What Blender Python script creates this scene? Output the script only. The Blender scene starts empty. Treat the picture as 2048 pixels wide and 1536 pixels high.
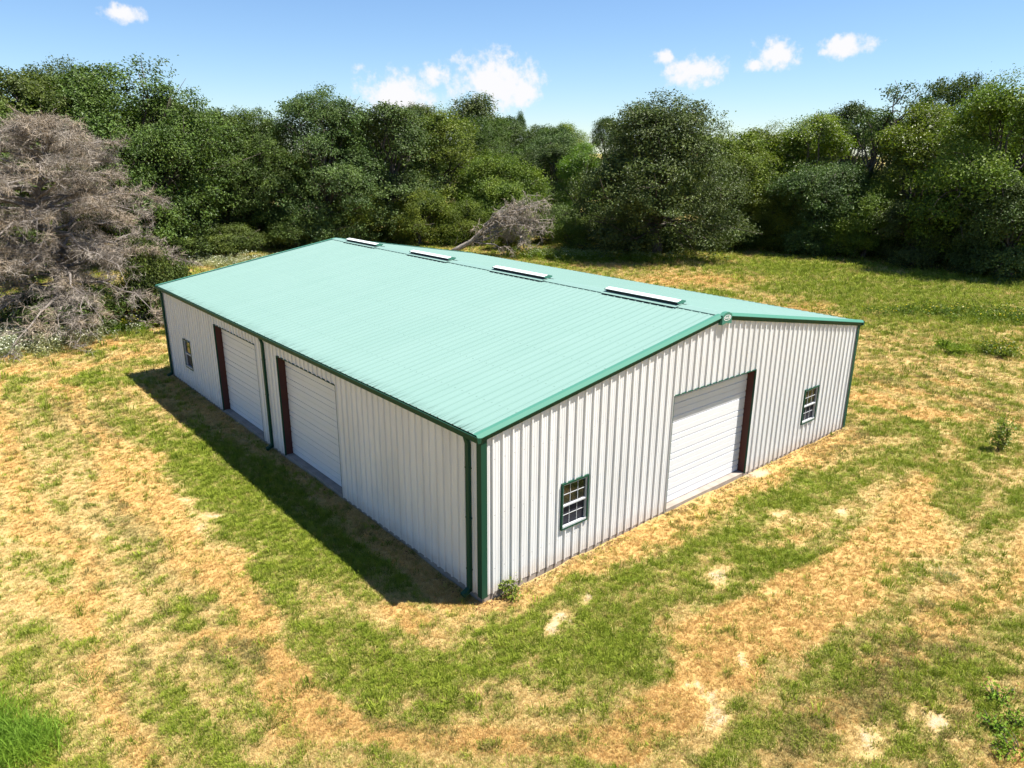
import bpy, math, random
import numpy as np
from mathutils import Matrix, Vector

# ------------------------------------------------------------------ camera, sky, sun, exposure
sc = bpy.context.scene
COL = sc.collection
F = 0.3048                                     # the building is laid out in feet
CAM = np.array([-9.4634, -12.1335, 10.3621])
RT, UP, FW = (0.761663, -0.647942, 0.006429), (0.192809, 0.236098, 0.952409), (0.618623, 0.724175, -0.304756)
cam = bpy.data.cameras.new('camera'); cam_o = bpy.data.objects.new('camera', cam); COL.objects.link(cam_o)
cam.sensor_width = 36.0; cam.lens = 25.62; cam.clip_start = 0.1; cam.clip_end = 6000
m = Matrix(((RT[0], UP[0], -FW[0], CAM[0]), (RT[1], UP[1], -FW[1], CAM[1]), (RT[2], UP[2], -FW[2], CAM[2]), (0, 0, 0, 1)))
cam_o.matrix_world = m
sc.camera = cam_o

SUN_EL, SUN_AZ = math.radians(64.4), math.radians(131.3)      # azimuth clockwise from +Y
SUN_DIR = Vector((math.cos(SUN_EL) * math.sin(SUN_AZ), math.cos(SUN_EL) * math.cos(SUN_AZ), math.sin(SUN_EL)))
sun = bpy.data.lights.new('sun', 'SUN'); sun.energy = 5.0; sun.angle = math.radians(0.53); sun.color = (1.0, 0.955, 0.88)
sun_o = bpy.data.objects.new('sun', sun); COL.objects.link(sun_o)
sun_o.rotation_euler = SUN_DIR.to_track_quat('Z', 'Y').to_euler(); sun_o.location = (30, -30, 60)

world = bpy.data.worlds.new('World'); sc.world = world; world.use_nodes = True
WN, WL = world.node_tree.nodes, world.node_tree.links
WN.clear()
w_out = WN.new('ShaderNodeOutputWorld'); w_bg = WN.new('ShaderNodeBackground')
sky = WN.new('ShaderNodeTexSky'); sky.sky_type = 'NISHITA'; sky.sun_disc = False
sky.sun_elevation = SUN_EL; sky.sun_rotation = SUN_AZ
sky.air_density = 1.0; sky.dust_density = 0.0; sky.ozone_density = 4.0; sky.altitude = 100
w_bg.inputs['Strength'].default_value = 0.05
world.cycles.sampling_method = 'MANUAL'; world.cycles.sample_map_resolution = 256

def wmath(op, a, b=None, c=None):
    n = WN.new('ShaderNodeMath'); n.operation = op
    for i, v in enumerate((a, b, c)):
        if v is None: continue
        if isinstance(v, (int, float)): n.inputs[i].default_value = v
        else: WL.new(v, n.inputs[i])
    return n.outputs[0]

def wdot(a, v):
    n = WN.new('ShaderNodeVectorMath'); n.operation = 'DOT_PRODUCT'
    WL.new(a, n.inputs[0]); n.inputs[1].default_value = v
    return n.outputs['Value']

w_tc = WN.new('ShaderNodeTexCoord'); W_DIR = w_tc.outputs['Generated']
def wnoise(scale, detail, rough=0.55, off=(0, 0, 0)):
    mp = WN.new('ShaderNodeMapping'); mp.inputs['Location'].default_value = off; WL.new(W_DIR, mp.inputs[0])
    n = WN.new('ShaderNodeTexNoise'); n.inputs['Scale'].default_value = scale; n.inputs['Detail'].default_value = detail
    n.inputs['Roughness'].default_value = rough; WL.new(mp.outputs[0], n.inputs['Vector'])
    return n.outputs[0]
n_big, n_fine = wnoise(26, 4, 0.62), wnoise(90, 3, 0.6, (3, 1, 7))
n_mix = wmath('ADD', wmath('MULTIPLY', wmath('SUBTRACT', n_big, 0.5), 1.9), wmath('MULTIPLY', wmath('SUBTRACT', n_fine, 0.5), 1.2))
# small fair weather cumulus: direction, half width and half height in radians, opacity
CLOUDS = [((0.5266, 0.8480, 0.0630), 0.058, 0.036, 1.0), ((0.5680, 0.8181, 0.0902), 0.030, 0.017, 0.5), ((0.6263, 0.7752, 0.0823), 0.062, 0.037, 1.0),
          ((0.6561, 0.7513, 0.0708), 0.0206, 0.0206, 0.95), ((0.7975, 0.5959, 0.0943), 0.0330, 0.0220, 0.95), ((0.7743, 0.6229, 0.1116), 0.0178, 0.0103, 0.6),
          ((0.8510, 0.5140, 0.1110), 0.0290, 0.0190, 0.95), ((0.8400, 0.5360, 0.1000), 0.0150, 0.0080, 0.6), ((0.8850, 0.4505, 0.1172), 0.0300, 0.0137, 0.9),
          ((0.8747, 0.4715, 0.1124), 0.0123, 0.0062, 0.4), ((0.2482, 0.9583, 0.1416), 0.0247, 0.0110, 0.5), ((0.4923, 0.8650, 0.0969), 0.0261, 0.0100, 0.3)]
_r = random.Random(5)
for k in range(5):                                            # the same kind of sky goes on all round
    az = math.radians(120 + k * 45 + _r.uniform(-8, 8)); el = _r.uniform(0.07, 0.2)
    CLOUDS.append(((math.sin(az) * math.cos(el), math.cos(az) * math.cos(el), math.sin(el)), _r.uniform(0.03, 0.07), _r.uniform(0.015, 0.035), 0.95))
w_sep = WN.new('ShaderNodeSeparateXYZ'); WL.new(W_DIR, w_sep.inputs[0])
w_az = wmath('ARCTAN2', w_sep.outputs[0], w_sep.outputs[1])
w_ae = WN.new('ShaderNodeCombineXYZ'); WL.new(w_az, w_ae.inputs[0]); WL.new(w_sep.outputs[2], w_ae.inputs[1])
near = None
for d, ru, rv, al in CLOUDS:
    ru, rv = ru * 0.98, rv * 0.98
    az = math.atan2(d[0], d[1]); el = d[2] / Vector(d).length
    n = WN.new('ShaderNodeVectorMath'); n.operation = 'MULTIPLY_ADD'; WL.new(w_ae.outputs[0], n.inputs[0])
    n.inputs[1].default_value = (1 / ru, 1 / rv, 0); n.inputs[2].default_value = (-az / ru, -el / rv, (1 - al) * 0.9)
    q = WN.new('ShaderNodeVectorMath'); q.operation = 'LENGTH'; WL.new(n.outputs[0], q.inputs[0])
    near = q.outputs['Value'] if near is None else wmath('MINIMUM', near, q.outputs['Value'])
w_mr = WN.new('ShaderNodeMapRange'); w_mr.interpolation_type = 'SMOOTHSTEP'
w_mr.inputs['From Min'].default_value = 0.0; w_mr.inputs['From Max'].default_value = 0.75
WL.new(wmath('ADD', wmath('SUBTRACT', 1.15, near), n_mix), w_mr.inputs['Value'])
mask = w_mr.outputs[0]
w_tint = WN.new('ShaderNodeMix'); w_tint.data_type = 'RGBA'; w_tint.blend_type = 'MULTIPLY'; w_tint.inputs[0].default_value = 1.0
WL.new(sky.outputs[0], w_tint.inputs[6]); w_tint.inputs[7].default_value = (0.95, 1.06, 1.20, 1)
w_mix = WN.new('ShaderNodeMix'); w_mix.data_type = 'RGBA'
WL.new(mask, w_mix.inputs[0]); WL.new(w_tint.outputs[2], w_mix.inputs[6]); w_mix.inputs[7].default_value = (7.4, 7.4, 7.6, 1)
WL.new(w_mix.outputs[2], w_bg.inputs['Color']); WL.new(w_bg.outputs[0], w_out.inputs[0])

vs = sc.view_settings; vs.view_transform = 'Standard'; vs.look = 'None'; vs.gamma = 1.0; vs.use_curve_mapping = False
vs.exposure = 1.4
sc.cycles.use_denoising = True; sc.cycles.use_adaptive_sampling = True; sc.cycles.adaptive_threshold = 0.02
sc.cycles.max_bounces = 4; sc.cycles.transparent_max_bounces = 6
sc.cycles.caustics_reflective = False; sc.cycles.caustics_refractive = False
sc.render.film_transparent = False

# ------------------------------------------------------------------ helpers
rng = np.random.default_rng(11)

def tag(o, label=None, cat=None, group=None, kind=None):
    for k, v in (('label', label), ('category', cat), ('group', group), ('kind', kind)):
        if v: o[k] = v
    return o

def empty(name, loc=(0, 0, 0), rz=0.0, scale=1.0):
    o = bpy.data.objects.new(name, None); COL.objects.link(o)
    o.location = loc; o.rotation_euler = (0, 0, rz)
    o.scale = (scale, scale, scale) if isinstance(scale, (int, float)) else scale
    o.empty_display_size = 0.3
    return o

def link(name, me, parent=None):
    o = bpy.data.objects.new(name, me); COL.objects.link(o)
    if parent: o.parent = parent
    return o

def mesh_np(name, verts, faces, mat, smooth=False, attrs=None, counts=None):
    """verts (n,3); faces (m,k) array of one polygon size, or a flat loop list with counts."""
    verts = np.asarray(verts, np.float32); me = bpy.data.meshes.new(name)
    me.vertices.add(len(verts)); me.vertices.foreach_set('co', verts.ravel())
    if counts is None:
        faces = np.asarray(faces, np.int32); k = faces.shape[1]; counts = np.full(len(faces), k, np.int32); loops = faces.ravel()
    else:
        loops = np.asarray(faces, np.int32); counts = np.asarray(counts, np.int32)
    if len(counts) == 0:
        me.update(); return me
    me.loops.add(len(loops)); me.loops.foreach_set('vertex_index', loops)
    me.polygons.add(len(counts))
    me.polygons.foreach_set('loop_start', np.concatenate([[0], np.cumsum(counts)[:-1]]).astype(np.int32))
    me.update(calc_edges=True)
    me.polygons.foreach_set('use_smooth', np.full(len(counts), smooth, bool))
    for an, dom, ty, data in (attrs or []):
        at = me.attributes.new(an, ty, dom)
        at.data.foreach_set('color' if ty == 'FLOAT_COLOR' else 'value', np.asarray(data, np.float32).ravel())
    if mat: me.materials.append(mat)
    me.validate()
    return me

class MB:
    """collects boxes, quads, prisms and tubes into one mesh"""
    def __init__(s): s.v = []; s.f = []
    def poly(s, pts):
        b = len(s.v); s.v += [tuple(p) for p in pts]; s.f.append(tuple(range(b, b + len(pts)))); return s
    def box(s, x0, x1, y0, y1, z0, z1):
        b = len(s.v)
        s.v += [(x0, y0, z0), (x1, y0, z0), (x1, y1, z0), (x0, y1, z0), (x0, y0, z1), (x1, y0, z1), (x1, y1, z1), (x0, y1, z1)]
        s.f += [tuple(b + i for i in q) for q in ((0, 3, 2, 1), (4, 5, 6, 7), (0, 1, 5, 4), (1, 2, 6, 5), (2, 3, 7, 6), (3, 0, 4, 7))]
        return s
    def prism(s, a, b_):
        """loft between two closed rings of equal length, capped"""
        n = len(a); b = len(s.v); s.v += [tuple(p) for p in a] + [tuple(p) for p in b_]
        s.f += [(b + i, b + (i + 1) % n, b + n + (i + 1) % n, b + n + i) for i in range(n)]
        s.f += [tuple(b + i for i in reversed(range(n))), tuple(b + n + i for i in range(n))]
        return s
    def tube(s, pts, rad, sides=6, cap=True):
        pts = [Vector(p) for p in pts]; n = len(pts); b = len(s.v)
        rad = [rad] * n if isinstance(rad, (int, float)) else rad
        ref = Vector((0.31, 0.17, 0.93))
        for i in range(n):
            t = (pts[min(i + 1, n - 1)] - pts[max(i - 1, 0)]).normalized()
            if abs(t.dot(ref)) > 0.95: r_ = Vector((1, 0, 0))
            else: r_ = ref
            a = t.cross(r_).normalized(); c = t.cross(a)
            for k in range(sides):
                th = 2 * math.pi * k / sides
                s.v.append(tuple(pts[i] + (a * math.cos(th) + c * math.sin(th)) * rad[i]))
        for i in range(n - 1):
            for k in range(sides):
                s.f.append((b + i * sides + k, b + i * sides + (k + 1) % sides, b + (i + 1) * sides + (k + 1) % sides, b + (i + 1) * sides + k))
        if cap:
            s.f.append(tuple(b + k for k in range(sides))[::-1]); s.f.append(tuple(b + (n - 1) * sides + k for k in range(sides)))
        return s
    def mesh(s, name, mat, smooth=False):
        loops = [i for f in s.f for i in f]; counts = [len(f) for f in s.f]
        return mesh_np(name, s.v, loops, mat, smooth, counts=counts)
    def build(s, name, mat, parent=None, smooth=False):
        return link(name, s.mesh(name, mat, smooth), parent)

# 2D gradient noise for layout of ground cover and relief
def _hash(ix, iy, seed):
    h = (ix.astype(np.int64) * 374761393 + iy.astype(np.int64) * 668265263 + seed * 974711) & 0x7fffffff
    h = ((h ^ (h >> 13)) * 1274126177) & 0x7fffffff
    return ((h ^ (h >> 16)) & 0xffff) / 65535.0
def vnoise(x, y, seed=0):
    ix, iy = np.floor(x), np.floor(y); fx, fy = x - ix, y - iy
    fx = fx * fx * fx * (fx * (fx * 6 - 15) + 10); fy = fy * fy * fy * (fy * (fy * 6 - 15) + 10)
    a, b = _hash(ix, iy, seed), _hash(ix + 1, iy, seed); c, d = _hash(ix, iy + 1, seed), _hash(ix + 1, iy + 1, seed)
    return (a * (1 - fx) + b * fx) * (1 - fy) + (c * (1 - fx) + d * fx) * fy
def fbm(x, y, seed=0, octv=4, gain=0.5):
    s, a, n = 0.0, 1.0, 0.0
    for k in range(octv):
        s = s + a * vnoise(x * 2 ** k + 17.3 * k, y * 2 ** k - 9.1 * k, seed + k); n += a; a *= gain
    return s / n

# ------------------------------------------------------------------ materials
class NT:
    def __init__(s, name):
        s.m = bpy.data.materials.new(name); s.m.use_nodes = True
        s.N, s.L = s.m.node_tree.nodes, s.m.node_tree.links
        s.b = s.N['Principled BSDF']; s.out = s.N['Material Output']
    def n(s, t, **kw):
        n = s.N.new(t)
        for k, v in kw.items(): setattr(n, k, v)
        return n
    def set(s, node, i, v):
        if hasattr(v, 'default_value') or isinstance(v, bpy.types.NodeSocket): s.L.new(v, node.inputs[i])
        else: node.inputs[i].default_value = v
    def math(s, op, a, b=None, c=None, clamp=False):
        n = s.n('ShaderNodeMath', operation=op, use_clamp=clamp)
        for i, v in enumerate((a, b, c)):
            if v is not None: s.set(n, i, v)
        return n.outputs[0]
    def mix(s, f, a, b, blend='MIX'):
        n = s.n('ShaderNodeMix', data_type='RGBA', blend_type=blend)
        s.set(n, 0, f); s.set(n, 6, col(a)); s.set(n, 7, col(b)); return n.outputs[2]
    def noise(s, vec, scale, detail=4, rough=0.55, out=0):
        n = s.n('ShaderNodeTexNoise'); n.inputs['Scale'].default_value = scale
        n.inputs['Detail'].default_value = detail; n.inputs['Roughness'].default_value = rough
        if vec is not None: s.L.new(vec, n.inputs['Vector'])
        return n.outputs[out]
    def ramp(s, v, lo, hi, smooth=True):
        n = s.n('ShaderNodeMapRange'); n.interpolation_type = 'SMOOTHSTEP' if smooth else 'LINEAR'
        n.inputs['From Min'].default_value = lo; n.inputs['From Max'].default_value = hi; s.set(n, 0, v); return n.outputs[0]
    def pos(s): return s.n('ShaderNodeNewGeometry').outputs['Position']
    def mapping(s, vec, scale=(1, 1, 1), rot=(0, 0, 0)):
        n = s.n('ShaderNodeMapping'); n.inputs['Scale'].default_value = scale; n.inputs['Rotation'].default_value = rot
        s.L.new(vec, n.inputs[0]); return n.outputs[0]
    def attr(s, name, ty='GEOMETRY'):
        n = s.n('ShaderNodeAttribute', attribute_name=name, attribute_type=ty); return n
    def bump(s, h, strength=0.3, dist=0.05):
        n = s.n('ShaderNodeBump'); n.inputs['Strength'].default_value = strength; n.inputs['Distance'].default_value = dist
        s.L.new(h, n.inputs['Height']); s.L.new(n.outputs[0], s.b.inputs['Normal'])
    def fin(s, base, rough=0.5, spec=0.5, metal=0.0):
        s.set(s.b, 'Base Color', col(base)); s.set(s.b, 'Roughness', rough); s.set(s.b, 'Specular IOR Level', spec); s.set(s.b, 'Metallic', metal)
        return s.m
def col(c): return (c[0], c[1], c[2], 1.0) if isinstance(c, tuple) and len(c) == 3 else c

def paint(name, base, rough=0.4, spec=0.5, dirt=(0.3, 0.26, 0.2), amount=0.18, streak=True):
    t = NT(name); p = t.pos()
    a = t.noise(t.mapping(p, (1.3, 1.3, 0.18 if streak else 1.3)), 1.6, 6)
    b = t.noise(p, 14, 4)
    f = t.math('MULTIPLY', t.ramp(a, 0.45, 0.85), amount)
    c = t.mix(f, base, dirt)
    c = t.mix(t.math('MULTIPLY', t.ramp(b, 0.4, 0.8), 0.07), c, tuple(x * 0.7 for x in base))
    return t.fin(c, t.math('ADD', rough, t.math('MULTIPLY', a, 0.15)), spec)

def mat_wall():
    t = NT('white_wall_paint'); p = t.pos(); sep = t.n('ShaderNodeSeparateXYZ'); t.L.new(p, sep.inputs[0])
    a = t.noise(t.mapping(p, (1.2, 1.2, 0.15)), 2.2, 6); b = t.noise(p, 5, 5)
    base = t.mix(t.ramp(a, 0.35, 0.75), (0.665, 0.665, 0.66), (0.59, 0.588, 0.582))
    # rain splashed soil on the lowest hand's width
    low = t.math('MULTIPLY', t.ramp(t.math('ADD', sep.outputs[2], t.math('MULTIPLY', b, -0.5)), 0.25, -0.35), 0.40)
    base = t.mix(low, base, (0.42, 0.30, 0.19))
    oi = t.n('ShaderNodeObjectInfo'); base = t.mix(t.math('MULTIPLY', oi.outputs['Random'], 0.10), base, (0.5, 0.48, 0.45))
    fr = lambda v, per: t.math('ABSOLUTE', t.math('SUBTRACT', t.math('FRACT', t.math('DIVIDE', v, per)), 0.5))
    row = t.math('LESS_THAN', fr(t.math('ADD', sep.outputs[2], 0.1), 1.45), 0.010); dot = t.math('LESS_THAN', fr(t.math('ADD', t.math('ADD', sep.outputs[0], sep.outputs[1]), 0.09), F), 0.05)
    base = t.mix(t.math('MULTIPLY', t.math('MULTIPLY', row, dot), 0.5), base, (0.2, 0.19, 0.18))
    t.bump(t.noise(t.mapping(p, (2.0, 2.0, 0.6)), 1.6, 2), 0.10, 0.03)
    return t.fin(base, 0.45, 0.35)

def mat_roof():
    t = NT('mint_roof_paint'); p = t.pos(); sep = t.n('ShaderNodeSeparateXYZ'); t.L.new(p, sep.inputs[0])
    a = t.noise(t.mapping(p, (0.12, 1.6, 0.3)), 1.5, 6); b = t.noise(p, 0.35, 4)
    base = t.mix(t.ramp(a, 0.3, 0.75), (0.150, 0.246, 0.216), (0.158, 0.255, 0.225))
    base = t.mix(t.math('MULTIPLY', t.ramp(b, 0.4, 0.7), 0.35), base, (0.168, 0.262, 0.234))
    # black algae streaks creeping up the pans from the eaves
    st = t.noise(t.mapping(p, (0.5, 9.0, 0.5)), 2.4, 3, 0.6)
    away = t.math('ABSOLUTE', t.math('SUBTRACT', sep.outputs[0], 30 * F))
    eave = t.ramp(t.math('ADD', away, t.math('MULTIPLY', t.noise(t.mapping(p, (0, 5.0, 0)), 2.1, 4), 1.1)), 9.35, 9.95)
    f = t.math('MULTIPLY', t.math('MULTIPLY', eave, t.ramp(st, 0.45, 0.62)), 0.75)
    base = t.mix(f, base, (0.03, 0.06, 0.05))
    sp = t.noise(p, 22, 2); base = t.mix(t.math('MULTIPLY', t.ramp(sp, 0.70, 0.76), 0.35), base, (0.06, 0.12, 0.1))
    # rows of fasteners over the purlins, one on each rib, and a slight change of tone from sheet to sheet
    fr = lambda v, per: t.math('ABSOLUTE', t.math('SUBTRACT', t.math('FRACT', t.math('DIVIDE', v, per)), 0.5))
    row = t.math('LESS_THAN', fr(t.math('ADD', away, 0.4), 5 * F), 0.5 * 0.035 / (5 * F)); dot = t.math('LESS_THAN', fr(sep.outputs[1], F), 0.075)
    base = t.mix(t.math('MULTIPLY', t.math('MULTIPLY', row, dot), 0.45), base, (0.03, 0.06, 0.05))
    oi = t.n('ShaderNodeObjectInfo'); base = t.mix(t.math('MULTIPLY', oi.outputs['Random'], 0.05), base, (0.08, 0.17, 0.14))
    t.bump(t.noise(t.mapping(p, (0.5, 2.2, 1)), 1.5, 2), 0.12, 0.03)
    return t.fin(base, 0.55, 0.22)

def mat_concrete():
    t = NT('concrete'); p = t.pos()
    a = t.noise(p, 2.5, 6); b = t.noise(p, 30, 4)
    c = t.mix(t.ramp(a, 0.3, 0.7), (0.33, 0.285, 0.245), (0.24, 0.205, 0.175)); c = t.mix(t.math('MULTIPLY', b, 0.3), c, (0.2, 0.16, 0.12))
    t.bump(b, 0.25, 0.01)
    return t.fin(c, 0.9, 0.2)

def mat_glass(name, base, rough, spec=0.8):
    t = NT(name); p = t.pos()
    w = t.noise(p, 3.0, 2); t.bump(w, 0.05, 0.02)
    return t.fin(base, rough, spec)

def mat_ground():
    t = NT('dry_grass_ground'); p = t.pos(); at = t.attr('cover'); sp = t.n('ShaderNodeSeparateColor'); t.L.new(at.outputs['Color'], sp.inputs[0])
    g, o, s = sp.outputs[0], sp.outputs[1], sp.outputs[2]; d = at.outputs['Alpha']
    n1 = t.noise(p, 1.9, 6, 0.65); n2 = t.noise(p, 8.5, 6, 0.7); n3 = t.noise(p, 34, 4, 0.65); n4 = t.noise(t.mapping(p, (1.0, 0.35, 1), (0, 0, 0.6)), 16, 4, 0.6)
    mixn = t.math('ADD', t.math('MULTIPLY', t.math('SUBTRACT', n2, 0.5), 1.1), t.math('MULTIPLY', t.math('SUBTRACT', n3, 0.5), 0.9))
    tan = t.mix(t.ramp(n2, 0.3, 0.7), (0.33, 0.235, 0.095), (0.46, 0.345, 0.15))
    tan = t.mix(t.math('MULTIPLY', t.ramp(n3, 0.5, 0.75), 0.6), tan, (0.19, 0.125, 0.05))
    org = t.mix(t.ramp(n4, 0.3, 0.7), (0.36, 0.228, 0.078), (0.47, 0.318, 0.122))
    grn = t.mix(t.ramp(n3, 0.3, 0.7), (0.085, 0.11, 0.016), (0.17, 0.20, 0.03))
    olv = t.mix(t.ramp(n3, 0.35, 0.7), (0.15, 0.13, 0.04), (0.29, 0.23, 0.09))
    snd = t.mix(t.ramp(n3, 0.3, 0.7), (0.42, 0.34, 0.235), (0.33, 0.255, 0.165))
    c = t.mix(t.ramp(t.math('ADD', o, t.math('MULTIPLY', mixn, 0.5)), 0.30, 0.62), tan, org)
    c = t.mix(t.ramp(t.math('ADD', d, mixn), 0.35, 0.75), c, olv)
    c = t.mix(t.ramp(t.math('ADD', g, mixn), 0.36, 0.86), c, grn)
    c = t.mix(t.ramp(t.math('ADD', s, t.math('MULTIPLY', mixn, 0.7)), 0.45, 0.62), c, snd)
    h = t.math('ADD', t.math('MULTIPLY', n2, 0.6), t.math('MULTIPLY', n3, 0.5))
    t.bump(h, 0.55, 0.10)
    return t.fin(c, 0.95, 0.1)

def mat_grass():
    t = NT('grass_blades'); at = t.attr('tone', 'INSTANCER')
    hsv = t.n('ShaderNodeHueSaturation'); t.L.new(at.outputs['Color'], hsv.inputs['Color'])
    t.fin(hsv.outputs[0], 0.75, 0.15)
    tr = t.n('ShaderNodeBsdfTranslucent'); t.L.new(hsv.outputs[0], tr.inputs[0])
    mx = t.n('ShaderNodeMixShader'); mx.inputs[0].default_value = 0.3
    t.L.new(t.b.outputs[0], mx.inputs[1]); t.L.new(tr.outputs[0], mx.inputs[2]); t.L.new(mx.outputs[0], t.out.inputs[0])
    return t.m

def mat_leaf(name, dark, light, trans=0.22, rough=0.42, spec=0.45, vary=0.12):
    t = NT(name); tone = t.attr('tone').outputs['Fac']; p = t.pos()
    c = t.mix(tone, dark, light)
    c = t.mix(t.math('MULTIPLY', t.ramp(t.noise(p, 0.55, 3), 0.42, 0.68), 0.55), c, tuple(x * y for x, y in zip(light, (1.15, 1.0, 0.8))))
    oi = t.n('ShaderNodeObjectInfo'); hs = t.n('ShaderNodeHueSaturation')
    t.L.new(c, hs.inputs['Color'])
    t.L.new(t.math('ADD', 0.5 - vary * 0.15, t.math('MULTIPLY', oi.outputs['Random'], vary * 0.3)), hs.inputs['Hue'])
    t.L.new(t.math('ADD', 1 - vary, t.math('MULTIPLY', oi.outputs['Random'], 2 * vary)), hs.inputs['Value'])
    t.fin(hs.outputs[0], rough, spec)
    tr = t.n('ShaderNodeBsdfTranslucent'); t.L.new(t.mix(1.0, hs.outputs[0], (1.0, 1.15, 0.55), 'MULTIPLY'), tr.inputs[0])
    mx = t.n('ShaderNodeMixShader'); mx.inputs[0].default_value = trans
    t.L.new(t.b.outputs[0], mx.inputs[1]); t.L.new(tr.outputs[0], mx.inputs[2]); t.L.new(mx.outputs[0], t.out.inputs[0])
    return t.m

def mat_bark(name, a, b):
    t = NT(name); p = t.pos(); n = t.noise(t.mapping(p, (6, 6, 1.4)), 2.0, 5, 0.65)
    t.bump(n, 0.6, 0.05)
    return t.fin(t.mix(t.ramp(n, 0.3, 0.7), a, b), 0.9, 0.15)

M_WALL = mat_wall(); M_ROOF = mat_roof(); M_CONC = mat_concrete()
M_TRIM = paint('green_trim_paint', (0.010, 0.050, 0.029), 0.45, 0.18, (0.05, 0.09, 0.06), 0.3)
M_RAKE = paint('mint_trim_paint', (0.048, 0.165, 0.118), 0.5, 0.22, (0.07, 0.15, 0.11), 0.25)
M_DOOR = paint('white_door_paint', (0.62, 0.625, 0.635), 0.45, 0.4, (0.6, 0.56, 0.5), 0.2)
M_STEEL = paint('red_oxide_steel', (0.075, 0.024, 0.018), 0.6, 0.3, (0.04, 0.02, 0.015), 0.5)
M_VINYL = paint('white_vinyl', (0.46, 0.47, 0.48), 0.4, 0.4)
M_VENT = paint('white_vent_metal', (0.62, 0.66, 0.64), 0.4, 0.5)
M_DARK = paint('dark_insect_mesh', (0.02, 0.028, 0.026), 0.8, 0.2)
M_GLASS = mat_glass('window_glass', (0.012, 0.012, 0.011), 0.04)
M_SCREEN = mat_glass('screened_glass', (0.026, 0.026, 0.034), 0.6, 0.12)
M_WHITE = paint('white_print', (0.8, 0.8, 0.8), 0.5, 0.3, amount=0.05)
M_GROUND = mat_ground(); M_GRASS = mat_grass()

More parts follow.
